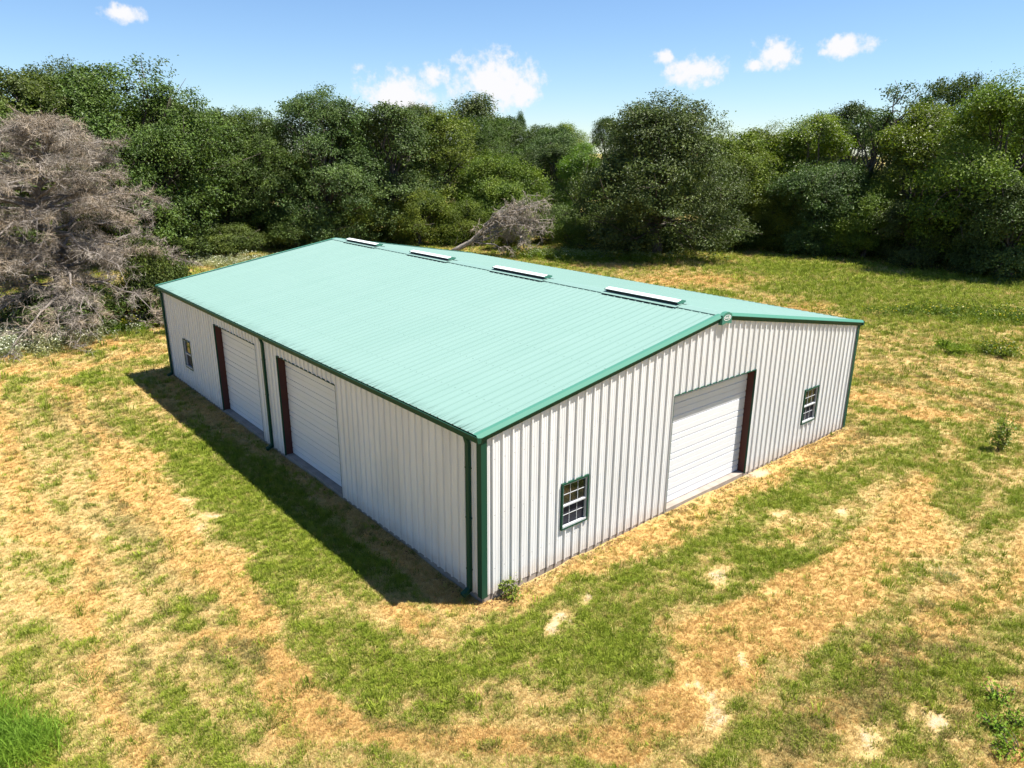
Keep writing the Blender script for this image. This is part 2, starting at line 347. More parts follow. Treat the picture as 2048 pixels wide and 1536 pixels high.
# ------------------------------------------------------------------ ground
GZ = -0.15                                                      # ground level at the building; slab top is z = 0
SPLATS = [('G',-3.20,-0.34,1.31,-1.10,-0.49,-0.84),('G',-1.97,-1.37,0.99,-0.83,-0.47,-0.65),('G',-0.10,-2.51,1.26,-1.05,-0.63,-0.67),('G',-3.47,1.69,0.53,-0.45,-0.34,-0.69),('G',1.42,-3.34,0.69,-0.58,-0.46,-0.40),('G',2.09,-1.11,0.58,-0.48,-0.39,-0.39),('G',7.60,-2.11,0.78,-0.65,-0.63,-0.41),('G',10.81,-2.34,1.33,-1.11,-1.02,-0.56),('G',13.43,-1.62,1.06,-0.88,-0.86,-0.45),('G',17.81,-4.16,1.52,-1.25,-1.42,-0.51),('G',15.19,-5.97,1.10,-0.91,-2.11,-0.69),('G',7.14,-3.80,0.83,-0.69,-0.57,-0.33),('G',6.30,-3.42,0.61,-0.51,-0.47,-0.30),('G',4.33,-7.06,0.73,-0.61,-0.76,-0.37),('G',1.77,-7.24,0.87,-0.73,-0.46,-0.26),('G',-3.71,-2.15,0.81,-0.68,-0.31,-0.49),('G',-1.21,-5.05,0.57,-0.47,-0.30,-0.28),('G',48.60,16.39,3.92,-3.10,-3.14,-1.62),('G',50.53,9.39,5.51,-4.38,-5.22,-2.03),('G',54.20,23.70,4.14,-3.24,-3.94,-2.30),('G',60.89,11.35,4.93,-3.88,-3.45,-1.24),('G',19.20,-0.90,1.40,-1.15,-0.89,-0.40),('G',-3.27,26.03,2.73,-2.23,-0.14,-0.70),('G',0.48,35.23,2.07,-1.67,-0.46,-1.90),('G',-3.91,4.78,0.40,-0.33,-0.23,-0.57),('G',-6.18,11.76,0.71,-0.59,-0.14,-0.67),('G',-5.05,8.05,0.65,-0.54,-0.21,-0.73),('G',-8.16,4.45,0.50,-0.42,-0.10,-0.57),('G',-6.25,4.26,0.45,-0.37,-0.14,-0.50),('G',-7.33,1.06,0.52,-0.43,-0.15,-0.55),('G',-4.26,2.10,0.53,-0.44,-0.23,-0.53),('G',-2.24,9.85,0.99,-0.82,-0.69,-1.81),('G',-1.92,5.44,0.76,-0.63,-0.50,-1.04),('G',-2.12,14.04,0.98,-0.81,-0.63,-1.92),('G',35.04,2.04,1.78,-1.44,-1.67,-0.60),('G',45.04,3.80,2.11,-1.70,-2.05,-0.67),('G',38.36,20.36,1.22,-0.97,-1.05,-0.74),('G',41.37,10.82,1.12,-0.89,-1.01,-0.49),('G',-9.41,1.99,0.42,-0.35,-0.11,-0.84),('D',-5.08,19.78,2.13,-1.75,-0.47,-2.50),('D',-3.59,3.63,0.58,-0.48,-0.27,-0.63),('D',3.22,-7.79,0.97,-0.82,-0.92,-0.43),('D',5.99,-7.39,1.03,-0.86,-1.07,-0.45),('D',26.41,2.34,2.89,-2.36,-1.19,-0.53),('D',-5.90,1.92,0.98,-0.82,-0.28,-0.81),('D',-6.58,7.00,0.89,-0.74,-0.18,-0.76),('D',-2.58,-2.22,1.15,-0.97,-0.41,-0.57),('D',37.40,1.56,1.37,-1.11,-1.28,-0.43),('O',-4.04,13.89,0.43,-0.35,-0.66,-2.51),('O',-4.17,10.09,0.65,-0.54,-0.26,-0.87),('O',-3.93,5.74,0.51,-0.43,-0.33,-0.87),('O',-4.92,-1.46,0.58,-0.48,-0.23,-0.45),('O',2.86,-4.32,0.78,-0.65,-0.52,-0.37),('O',6.84,-5.07,0.97,-0.81,-0.74,-0.39),('O',12.16,-5.51,0.68,-0.57,-1.14,-0.44),('O',4.22,-4.74,0.72,-0.60,-0.67,-0.42),('O',0.48,-5.33,0.60,-0.50,-0.43,-0.33),('O',22.61,-1.46,1.98,-1.63,-0.92,-0.36),('O',22.77,0.93,1.05,-0.86,-0.84,-0.38),('O',43.53,25.02,5.14,-4.05,-3.90,-2.81),('O',-5.17,29.72,1.52,-1.24,-0.14,-1.00),('O',5.27,-0.90,0.65,-0.54,-0.39,-0.32),('O',-5.04,13.65,0.32,-0.27,-0.40,-1.74),('O',5.29,-4.87,0.65,-0.54,-0.74,-0.43),('O',-5.84,2.73,0.51,-0.43,-0.17,-0.53),('O',-7.88,6.65,0.74,-0.62,-0.14,-0.83),('O',45.02,34.84,4.64,-3.62,-2.00,-1.75),('O',38.59,13.04,3.33,-2.66,-1.92,-1.06),('O',-1.55,0.84,0.55,-0.46,-0.16,-0.25),('O',8.58,-5.00,0.62,-0.52,-0.74,-0.36),('O',2.68,-5.47,0.49,-0.41,-0.55,-0.36),('O',-0.49,-5.02,0.51,-0.43,-0.38,-0.34),('O',-0.72,32.40,1.72,-1.39,-0.22,-0.96),('S',-3.83,10.24,0.16,-0.13,-0.07,-0.21),('S',-3.51,8.69,0.39,-0.33,-0.11,-0.32),('S',-4.13,8.14,0.20,-0.17,-0.07,-0.21),('S',-6.36,9.62,0.15,-0.13,-0.03,-0.16),('S',-8.46,10.70,0.17,-0.14,-0.03,-0.23),('S',0.48,-1.90,0.21,-0.18,-0.21,-0.23),('S',1.14,-1.72,0.27,-0.23,-0.21,-0.21),('S',5.52,-3.08,0.22,-0.18,-0.49,-0.33),('S',5.83,-4.28,0.14,-0.11,-0.14,-0.08),('S',3.03,-5.30,0.17,-0.14,-0.32,-0.20),('S',1.51,-5.65,0.23,-0.19,-0.26,-0.18),('S',1.52,-5.10,0.18,-0.15,-0.30,-0.22),('S',-0.31,-1.08,0.09,-0.07,-0.11,-0.13),('S',11.77,-0.15,0.40,-0.33,-0.29,-0.18),('S',2.07,-1.65,0.19,-0.16,-0.15,-0.15),('S',11.57,-3.40,0.24,-0.20,-0.32,-0.16),('S',9.87,-2.20,0.30,-0.25,-0.24,-0.14),('S',1.05,-5.97,0.30,-0.25,-0.22,-0.15),('S',2.86,-8.15,0.36,-0.30,-0.49,-0.22),('S',4.27,-8.67,0.38,-0.31,-0.42,-0.16),('S',4.57,-1.98,0.31,-0.25,-0.15,-0.12)]
# bands that follow the building: kind, x0, x1, y0, y1, softness, weight
BANDS = [('G', -3.9, -1.7, 4.0, 19.0, 0.8, 0.36), ('G', -1.9, -0.9, 0.5, 22.0, 0.5, 0.30), ('O', -0.75, 0.1, -0.3, 25.0, 0.35, 0.5),
         ('S', -0.2, 18.6, -0.5, 0.1, 0.22, 0.36), ('O', 0.0, 19.0, -1.1, -0.2, 0.4, 0.5), 
         ('O', -2.2, 0.3, -0.5, 1.3, 0.5, 0.35),
         ('O', -0.5, 14.0, -5.75, -4.65, 0.45, 0.45), ('G', 1.0, 13.0, -4.3, -1.4, 0.7, 0.16), ('D', 0.5, 10.0, -9.5, -6.3, 0.9, 0.28), ('G', 11.0, 22.0, -7.5, -2.5, 1.0, 0.15),
         ('O', -4.75, -3.95, 2.5, 17.5, 0.35, 0.26), ('O', -6.9, -6.15, 2.0, 15.0, 0.35, 0.15), ('D', -6.0, -4.9, 1.0, 16.0, 0.5, 0.30), ('O', -8.7, -8.0, 3.0, 18.0, 0.4, 0.12), ('G', -3.0, 4.0, -2.8, -0.9, 0.7, 0.12)]

def cover(x, y):
    """ground cover weights (green, orange, sand, olive) at world x, y"""
    wx = x + (fbm(x * 0.7, y * 0.7, 3) - 0.5) * 2.0; wy = y + (fbm(x * 0.7, y * 0.7, 9) - 0.5) * 2.0
    sx = x + (fbm(x * 2.3, y * 2.3, 31) - 0.5) * 0.55; sy = y + (fbm(x * 2.3, y * 2.3, 39) - 0.5) * 0.55
    dist = np.hypot(x - CAM[0], y - CAM[1])
    big = fbm(x * 0.16, y * 0.16, 21, 4); mid = fbm(x * 0.55, y * 0.55, 25, 4)
    far = np.clip((x - 22) / 25, 0, 1)
    # mowing rows and wheel tracks run round the building: e is the distance from its walls, q the way along them
    ex, ey = np.maximum(np.maximum(-x, x - 60 * F), 0), np.maximum(np.maximum(-y, y - 80 * F), 0); e = np.hypot(ex, ey) + (fbm(x * 0.25, y * 0.25, 7, 3) - 0.5) * 1.5
    q = np.where(x > 0, x, 0) - np.where(y > 0, y, 0)
    row = fbm(e * 1.5, q * 0.10, 15, 3) - 0.5; fine = fbm(e * 4.5, q * 0.22, 18, 3) - 0.5
    bump_ = lambda c, w: np.exp(-((e - c) / w) ** 2)
    ring = (bump_(4.75, 0.55) * np.clip(fbm(q * 0.2, e * 0.2, 65, 2) * 2.6 - 0.35, 0, 1) + 0.75 * bump_(7.6, 0.5) + 0.6 * bump_(10.4, 0.6)) * (1 - far)
    fade = np.clip(1.4 - e / 22, 0.15, 1)
    g = 0.27 + 0.5 * (big - 0.5) + 0.6 * (mid - 0.5) + 0.3 * (fbm(x * 1.5, y * 1.5, 28, 3) - 0.5) + 0.05 + 0.24 * far + (0.95 * row + 0.85 * fine) * fade - 0.42 * ring
    o = 0.14 - (0.7 * row + 0.5 * fine) * fade + 0.80 * ring + 0.7 * (fbm(x * 0.22, y * 0.22, 44, 4) - 0.5) + 0.25 * far * (fbm(x * 0.08, y * 0.08, 48) - 0.35)
    d = 0.12 + 0.7 * (fbm(x * 0.3, y * 0.3, 52, 4) - 0.5) - (0.5 * row + 0.8 * fine) * fade
    s = np.full_like(x, -0.05) + 0.28 * (fbm(x * 0.8, y * 0.8, 61, 3) - 0.5)
    acc = {'G': g, 'O': o, 'S': s, 'D': d}
    for k, cx, cy, ax, ay, bx, by in SPLATS:
        det = ax * by - ay * bx
        ux, uy = (sx, sy) if k == 'S' else (wx, wy)
        u = ((ux - cx) * by - (uy - cy) * bx) / det; v = ((uy - cy) * ax - (ux - cx) * ay) / det
        w = np.exp(-0.9 * (u * u + v * v) ** 1.3)
        acc[k] = acc[k] + w * {'G': 0.45, 'O': 0.55, 'S': 0.70, 'D': 0.40}[k]
        if k == 'G': acc['O'] = acc['O'] - 0.3 * w
        if k in 'OS': acc['G'] = acc['G'] - 0.45 * w; acc['D'] = acc['D'] - 0.3 * w
    for k, x0, x1, y0, y1, so, wt in BANDS:
        ux, uy = x + (wx - x) * 0.35, y + (wy - y) * 0.35
        w = 1 / (1 + np.exp(-(ux - x0) / so * 4)) / (1 + np.exp((ux - x1) / so * 4)) / (1 + np.exp(-(uy - y0) / so * 4)) / (1 + np.exp((uy - y1) / so * 4))
        acc[k] = acc[k] + w * wt
        if k in 'OS': acc['G'] = acc['G'] - 0.35 * w
    return np.clip(acc['G'], 0, 1), np.clip(acc['O'], 0, 1), np.clip(acc['S'], 0, 1), np.clip(acc['D'], 0, 1)

def relief(x, y):
    z = GZ - 0.07 * np.exp(-(x * x + y * y) / 8.0) + (fbm(x * 0.12, y * 0.12, 71, 3) - 0.5) * 0.16 + (fbm(x * 1.1, y * 1.1, 75, 3) - 0.5) * 0.05
    # the earth is graded level against the slab
    e = np.maximum(np.maximum(-x, x - 60 * F), np.maximum(-y, y - 80 * F)); k = np.clip(e / 1.6, 0, 1)
    return (GZ + 0.025 - 0.10 * np.exp(-(x * x + y * y) / 9.0) + (fbm(x * 1.3, y * 1.3, 79, 3) - 0.5) * 0.10) * (1 - k) + z * k

def axis(lo, hi, d0, d1, step):
    mid = np.arange(d0, d1, step); out = [mid]
    s, p, left = step, d0, []
    while p > lo: s = min(s * 1.16, 160); p -= s; left.append(p)
    s, p, right = step, mid[-1], []
    while p < hi: s = min(s * 1.12, 160); p += s; right.append(p)
    return np.concatenate([left[::-1], mid, right])
gx = axis(-1500, 2500, -16, 24, 0.18); gy = axis(-1500, 2500, -12, 26, 0.18)
XX, YY = np.meshgrid(gx, gy); ZZ = relief(XX, YY)
nx, ny = len(gx), len(gy); idx = np.arange(nx * ny).reshape(ny, nx)
quads = np.stack([idx[:-1, :-1], idx[:-1, 1:], idx[1:, 1:], idx[1:, :-1]], -1).reshape(-1, 4)
cg, co, cs, cd = cover(XX.ravel(), YY.ravel())
ground = link('ground', mesh_np('ground', np.stack([XX, YY, ZZ], -1).reshape(-1, 3), quads, M_GROUND, True,
              [('cover', 'POINT', 'FLOAT_COLOR', np.stack([cg, co, cs, cd], -1))]))
tag(ground, kind='structure')

# ------------------------------------------------------------------ the metal building
W, L, H, HR = 60 * F, 80 * F, 14 * F, 19 * F
SLOPE = (HR - H) / (30 * F)
EV, RK = 0.14, 0.06                                             # eave and rake overhang of the roof sheets
OPEN_S = [(23 * F, 37 * F, 12 * F), (43 * F, 57 * F, 12 * F)]
OPEN_G = [(23 * F, 37 * F, 12 * F)]
WIN_G = [(8.5 * F, 11.6 * F, 3.0 * F, 7.25 * F), (48.4 * F, 51.5 * F, 3.0 * F, 7.25 * F)]
WIN_S = [(68.2 * F, 71.3 * F, 3.0 * F, 7.25 * F)]
REC = 0.24                                                      # depth of the door openings
bld = empty('metal_building', (0, 0, 0))
tag(bld, 'large white ribbed metal building with pale mint green gabled roof', 'building')

slab = MB().box(-0.004, W + 0.004, -0.004, L + 0.004, GZ - 0.25, 0.0).build('slab', M_CONC, bld)

def profile(a, b, cuts=(), minor=True, rib=0.044, fl=(0.036, 0.021), mn=0.006):
    """breakpoints (s, depth) of ribbed sheet between a and b, ribs on every foot"""
    pts = {}
    k0, k1 = int(math.floor(a / F)) - 1, int(math.ceil(b / F)) + 1
    for k in range(k0, k1 + 1):
        c = k * F
        for ds, dp in ((-fl[0], 0), (-fl[1], rib), (fl[1], rib), (fl[0], 0)): pts[round(c + ds, 5)] = dp
        if minor:
            for q in (c + F * 0.37, c + F * 0.63):
                for ds, dp in ((-0.016, 0), (-0.007, mn), (0.007, mn), (0.016, 0)): pts[round(q + ds, 5)] = dp
    ks = sorted(pts)
    def depth(s): return float(np.interp(s, ks, [pts[k] for k in ks]))
    out = [s for s in ks if a < s < b] + [a, b] + [c for c in cuts if a < c < b]
    return [(s, depth(s)) for s in sorted(set(out))]

def wall_panels(length, top, place, opens, wins):
    cuts = [c for o in opens for c in o[:2]] + [c for w in wins for c in w[:2]] + [length / 2]
    k = 0
    while k * 3 * F < length - 1e-6:
        a, b = k * 3 * F, min((k + 1) * 3 * F, length); k += 1
        pr = profile(a, b, cuts); mb = MB()
        for (s0, d0), (s1, d1) in zip(pr[:-1], pr[1:]):
            mid = (s0 + s1) / 2; spans = [(-0.03, None)]
            for o in opens:
                if o[0] < mid < o[1]: spans = [(o[2], None)]
            for w in wins:
                if w[0] < mid < w[1]: spans = [(-0.03, w[2]), (w[3], None)]
            for z0, z1 in spans:
                t0, t1 = (top(s0), top(s1)) if z1 is None else (z1, z1)
                mb.poly([place(s0, d0, z0), place(s1, d1, z0), place(s1, d1, t1), place(s0, d0, t0)])
        if mb.f: mb.build('wall_panel', M_WALL, bld)
G0 = 0.012
wall_panels(W, lambda s: H - 0.03 + SLOPE * min(s, W - s), lambda s, d, z: (s, -G0 - d, z), OPEN_G, WIN_G)
wall_panels(L, lambda s: H - 0.03, lambda s, d, z: (-G0 - d, L - s, z), [(L - b, L - a, h) for a, b, h in OPEN_S], [(L - b, L - a, z0, z1) for a, b, z0, z1 in WIN_S])
wall_panels(W, lambda s: H - 0.03 + SLOPE * min(s, W - s), lambda s, d, z: (W - s, L + G0 + d, z), [], [])
wall_panels(L, lambda s: H - 0.03, lambda s, d, z: (W + G0 + d, s, z), [], [])

# roof sheets, eave to ridge, three feet wide
nrm = Vector((-SLOPE, 0, 1)).normalized()
def roof_pt(side, x, y, d):
    """x runs from -EV at the eave to 30 ft at the ridge"""
    px, pz = x + nrm.x * d, H + SLOPE * x + nrm.z * d
    return (px, y, pz) if side < 0 else (W - px, y, pz)
for side in (-1, 1):
    y = -RK
    k = 0
    while y < L + RK - 1e-6:
        a, b = max(k * 3 * F, -RK) if k else -RK, min((k + 1) * 3 * F, L + RK)
        if L + RK - b < 0.3: b = L + RK
        pr = profile(a, b, (), True, 0.019, (0.028, 0.018), 0.004); mb = MB()
        for (s0, d0), (s1, d1) in zip(pr[:-1], pr[1:]):
            q = [roof_pt(side, -EV, s0, d0), roof_pt(side, -EV, s1, d1), roof_pt(side, 30 * F - 0.012, s1, d1), roof_pt(side, 30 * F - 0.012, s0, d0)]
            mb.poly(q if side > 0 else q[::-1])
        mb.build('roof_panel', M_ROOF, bld); y = b; k += 1

# ridge cap bent over the ribs
mb = MB(); yv = [-RK - 0.02, L + RK + 0.02]
e_ = 30 * F - 0.26
ring = lambda y: [roof_pt(-1, e_, y, 0.008), roof_pt(-1, e_, y, 0.033), (30 * F, y, HR + 0.042), roof_pt(1, e_, y, 0.033), roof_pt(1, e_, y, 0.008), roof_pt(1, e_ + 0.006, y, 0.008), roof_pt(1, e_ + 0.006, y, 0.029), (30 * F, y, HR + 0.036), roof_pt(-1, e_ + 0.006, y, 0.029), roof_pt(-1, e_ + 0.006, y, 0.008)]
MB().prism(ring(yv[0]), ring(yv[1])).build('ridge_cap', M_ROOF, bld)

# rake trim: folded metal on the roof edge at both gables
def rake(side, front):
    def P(x, out, up):
        y = (-G0 - out) if front else (L + G0 + out)
        px, _, pz = roof_pt(side, x, 0, up); return (px, y, pz)
    x0, x1 = -EV - 0.05, 30 * F - (0.18 if front else 0.0)
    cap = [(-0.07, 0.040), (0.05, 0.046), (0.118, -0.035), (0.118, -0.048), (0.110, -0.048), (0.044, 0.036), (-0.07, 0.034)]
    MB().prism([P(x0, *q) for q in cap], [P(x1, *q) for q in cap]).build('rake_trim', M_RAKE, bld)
    under_shade = [(0.107, -0.050), (0.100, -0.062), (0.062, -0.175), (0.047, -0.175), (0.047, -0.050)]  # underside of the trim, its shade put into a darker green
    MB().prism([P(x0 + 0.02, *q) for q in under_shade], [P(x1, *q) for q in under_shade]).build('rake_underside_shade', M_TRIM, bld)
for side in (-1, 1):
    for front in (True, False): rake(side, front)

# peak box with the maker's oval mark
pk = empty('peak_cap', (30 * F, -G0 - 0.15, HR - 0.1)); pk.parent = bld
pent = [(-0.24, -0.20), (0.0, -0.155), (0.24, -0.20), (0.24, 0.085), (0.07, 0.165), (-0.07, 0.165), (-0.24, 0.085)]
MB().prism([(x, 0.0, z) for x, z in pent], [(x, 0.135, z) for x, z in pent]).build('plate', M_RAKE, pk)
mb = MB()
for i in range(28):
    a0, a1 = 2 * math.pi * i / 28, 2 * math.pi * (i + 1) / 28
    e = lambda a, rx, rz: (rx * math.cos(a), -0.006, 0.0 + rz * math.sin(a))
    mb.poly([e(a0, 0.185, 0.085), e(a1, 0.185, 0.085), e(a1, 0.165, 0.070), e(a0, 0.165, 0.070)])
mb.build('emblem_oval', M_WHITE, pk)
cu = bpy.data.curves.new('letters', 'FONT'); cu.body = 'MUELLER'; cu.size = 0.085; cu.align_x = 'CENTER'; cu.align_y = 'CENTER'; cu.offset = 0.002
tmp = bpy.data.objects.new('tmp', cu); COL.objects.link(tmp)
dg = bpy.context.evaluated_depsgraph_get(); dg.update()
lm = bpy.data.meshes.new_from_object(tmp.evaluated_get(dg)); lm.materials.clear(); lm.materials.append(M_WHITE)
bpy.data.objects.remove(tmp); bpy.data.curves.remove(cu)
lo = link('lettering', lm, pk); lo.rotation_euler = (math.pi / 2, 0, 0); lo.location = (0, -0.008, 0.0); lo.scale = (0.82, 1.0, 1.0)

# corner trim, wrapped round each corner over the ribs
def corner(x, y, sx, sy):
    o, w = G0 + 0.048, 0.115
    ring = [(x - sx * o, y - sy * o), (x + sx * w, y - sy * o), (x + sx * w, y - sy * (o - 0.006)), (x - sx * (o - 0.006), y - sy * (o - 0.006)), (x - sx * (o - 0.006), y + sy * w), (x - sx * o, y + sy * w)]
    MB().prism([(a, b, -0.045) for a, b in ring], [(a, b, H - 0.05) for a, b in ring]).build('corner_trim', M_TRIM, bld)
for x, y, sx, sy in ((0, 0, 1, 1), (W, 0, -1, 1), (0, L, 1, -1), (W, L, -1, -1)): corner(x, y, sx, sy)

# eave gutters (open troughs) and downspouts
def gutter(side):
    zt = H - 0.012
    sgn = lambda x: x if side < 0 else W - x
    out = [(-EV + 0.045, zt - 0.045), (-EV + 0.03, zt - 0.165), (-EV - 0.055, zt - 0.165), (-EV - 0.085, zt - 0.06), (-EV - 0.085, zt - 0.012), (-EV - 0.062, zt - 0.012), (-EV - 0.062, zt - 0.022), (-EV - 0.078, zt - 0.024), (-EV - 0.078, zt - 0.06), (-EV - 0.050, zt - 0.158), (-EV + 0.026, zt - 0.158), (-EV + 0.038, zt - 0.045)]
    MB().prism([(sgn(a), -RK - 0.07, b) for a, b in out], [(sgn(a), L + RK + 0.07, b) for a, b in out]).build('gutter', M_TRIM, bld)
    for y in (-RK - 0.073, L + RK + 0.073): MB().poly([(sgn(a), y, b) for a, b in out[:5]]).build('gutter_end', M_TRIM, bld)
gutter(-1); gutter(1)
def downspout(side, y, w=0.125, splash=True):
    s = lambda x: x if side < 0 else W - x
    def R(x, z): return [(s(x - 0.04), y - w / 2, z), (s(x - 0.04), y + w / 2, z), (s(x + 0.04), y + w / 2, z), (s(x + 0.04), y - w / 2, z)]
    xw = -G0 - 0.045 - 0.046; xg = -EV - 0.02
    d = MB().prism(R(xw, 0.02), R(xw, H - 0.36)).build('downspout', M_TRIM, bld)
    mb = MB(); a = R(xw, H - 0.36); b = R(xg, H - 0.182); mb.prism(a, b); mb.build('upper_elbow', M_TRIM, d)
    t = [(s(xw - 0.04), y - w / 2, 0.10), (s(xw - 0.04), y + w / 2, 0.10), (s(xw + 0.04), y + w / 2, 0.018), (s(xw + 0.04), y - w / 2, 0.018)]
    e = [(s(xw - 0.24), y - w / 2, 0.01), (s(xw - 0.24), y + w / 2, 0.01), (s(xw - 0.20), y + w / 2, -0.085), (s(xw - 0.20), y - w / 2, -0.085)]
    MB().prism(t, e).build('lower_elbow', M_TRIM, d)
    for z in (0.6, 2.0, 3.3): MB().box(min(s(xw - 0.043), s(xw + 0.046)), max(s(xw - 0.043), s(xw + 0.046)), y - w / 2 - 0.02, y + w / 2 + 0.02, z, z + 0.03).build('strap', M_TRIM, d)
for y in (1.25 * F, 40.3 * F, 78.9 * F): downspout(-1, y)
for y in (1.6 * F, 40.3 * F, 78.6 * F): downspout(1, y)

# overhead doors in recessed openings framed with red oxide steel
SEC = 6
def door(opening, side_wall):
    a, b, h = opening
    def P(s, d, z): return (d, s, z) if side_wall else (s, d, z)          # d = depth into the building
    root = empty('overhead_door', P((a + b) / 2, REC, 0)); root.parent = bld
    off = Vector(P((a + b) / 2, REC, 0))
    def add(mb, name, mat):
        mb.v = [tuple(Vector(v) - off) for v in mb.v]
        return mb.build(name, mat, root)
    def bx(s0, s1, d0, d1, z0, z1):
        p, q = P(s0, d0, z0), P(s1, d1, z1)
        return MB().box(min(p[0], q[0]), max(p[0], q[0]), min(p[1], q[1]), max(p[1], q[1]), z0, z1)
    t = 0.05
    add(bx(a - t, a + 0.006, 0.0, REC + 0.12, 0.001, h + t), 'jamb', M_STEEL)
    add(bx(b - 0.006, b + t, 0.0, REC + 0.12, 0.001, h + t), 'jamb', M_STEEL)
    add(bx(a + 0.006, b - 0.006, 0.0, REC + 0.12, h - 0.006, h + t), 'header', M_STEEL)
    o = G0 + 0.047                                                    # thin dark trim on the outside edges
    add(bx(a - 0.012, a + 0.010, -o, -0.001, -0.02, h - 0.012), 'edge_trim', M_TRIM)
    add(bx(b - 0.010, b + 0.012, -o, -0.001, -0.02, h - 0.012), 'edge_trim', M_TRIM)
    add(bx(a - 0.012, b + 0.012, -o, -0.001, h - 0.012, h + 0.012), 'edge_trim', M_TRIM)
    # ribbed steel sections, two grooves in each
    hs = h / SEC
    for k in range(SEC):
        z0, z1 = 0.012 + k * hs + 0.002, (k + 1) * hs + 0.010
        pr = [(z0, 0.006), (z0 + 0.006, 0.0)]
        for q in (1 / 3, 2 / 3):
            c = z0 + hs * q; pr += [(c - 0.024, 0.0), (c - 0.016, 0.024), (c + 0.016, 0.024), (c + 0.020, 0.0)]
        pr += [(z1 - 0.006, 0.0), (z1, 0.006)]
        mb = MB(); s0, s1 = a + 0.012, b - 0.012
        for (za, da), (zb, db) in zip(pr[:-1], pr[1:]):
            q = [P(s0, REC + da, za), P(s1, REC + da, za), P(s1, REC + db, zb), P(s0, REC + db, zb)]
            mb.poly(q if not side_wall else q[::-1])
        back = [P(s0, REC + 0.05, z0), P(s1, REC + 0.05, z0), P(s1, REC + 0.05, z1), P(s0, REC + 0.05, z1)]
        mb.poly(back[::-1] if not side_wall else back)
        add(mb, 'door_section', M_DOOR)
    add(bx(a + 0.01, b - 0.01, REC + 0.008, REC + 0.045, 0.0015, 0.014), 'bottom_seal', M_DARK)
for o in OPEN_S: door(o, True)
for o in OPEN_G: door(o, False)

# single hung windows
def window(win, side_wall, grid):
    a, b, z0, z1 = win
    def P(s, d, z): return (d, s, z) if side_wall else (s, d, z)
    off = Vector(P((a + b) / 2, 0, z0)); root = empty('window', off); root.parent = bld
    def bx(mb, s0, s1, d0, d1, za, zb):
        p, q = P(s0, d0, za), P(s1, d1, zb)
        mb.box(min(p[0], q[0]), max(p[0], q[0]), min(p[1], q[1]), max(p[1], q[1]), za, zb); return mb
    def add(mb, name, mat):
        mb.v = [tuple(Vector(v) - off) for v in mb.v]; return mb.build(name, mat, root)
    def frame(s0, s1, za, zb, w, d0, d1, name, mat):
        mb = MB(); bx(mb, s0, s1, d0, d1, za, za + w); bx(mb, s0, s1, d0, d1, zb - w, zb)
        bx(mb, s0, s0 + w, d0, d1, za + w, zb - w); bx(mb, s1 - w, s1, d0, d1, za + w, zb - w); return add(mb, name, mat)
    o = G0 + 0.048
    frame(a - 0.02, b + 0.02, z0 - 0.02, z1 + 0.02, 0.045, -o - 0.012, 0.06, 'trim', M_TRIM)
    fa, fb, fz0, fz1 = a + 0.027, b - 0.027, z0 + 0.027, z1 - 0.027
    frame(fa, fb, fz0, fz1, 0.026, -o + 0.012, 0.055, 'frame', M_VINYL)
    add(bx(MB(), fa, fb, -o - 0.004, -o + 0.012, fz0, fz0 + 0.05), 'sill', M_VINYL)
    zm = (fz0 + fz1) / 2
    add(bx(MB(), fa + 0.027, fb - 0.027, -o + 0.018, 0.05, zm - 0.022, zm + 0.022), 'meeting_rail', M_VINYL)
    ia, ib = fa + 0.028, fb - 0.028
    for zb0, zb1, dep, mat in ((zm + 0.024, fz1 - 0.028, 0.005, M_GLASS), (fz0 + 0.058, zm - 0.024, 0.022, M_SCREEN)):
        nc, nr = (3, 2) if grid else (1, 1); cw, rh = (ib - ia) / nc, (zb1 - zb0) / nr
        for i in range(nc):
            for j in range(nr):
                add(bx(MB(), ia + i * cw + 0.001, ia + (i + 1) * cw - 0.001, dep, dep + 0.008, zb0 + j * rh + 0.001, zb0 + (j + 1) * rh - 0.001), 'pane', mat)
        if grid:
            d0, d1 = dep - 0.014, dep - 0.002
            for i in (1, 2): add(bx(MB(), ia + i * cw - 0.0065, ia + i * cw + 0.0065, d0, d1, zb0, zb1), 'muntin', M_VINYL)
            for i in range(3): add(bx(MB(), ia + i * cw + (0.007 if i else 0), ia + (i + 1) * cw - (0.007 if i < 2 else 0), d0, d1, zb0 + rh - 0.0065, zb0 + rh + 0.0065), 'muntin', M_VINYL)
for w in WIN_G: window(w, False, True)
for w in WIN_S: window(w, True, False)

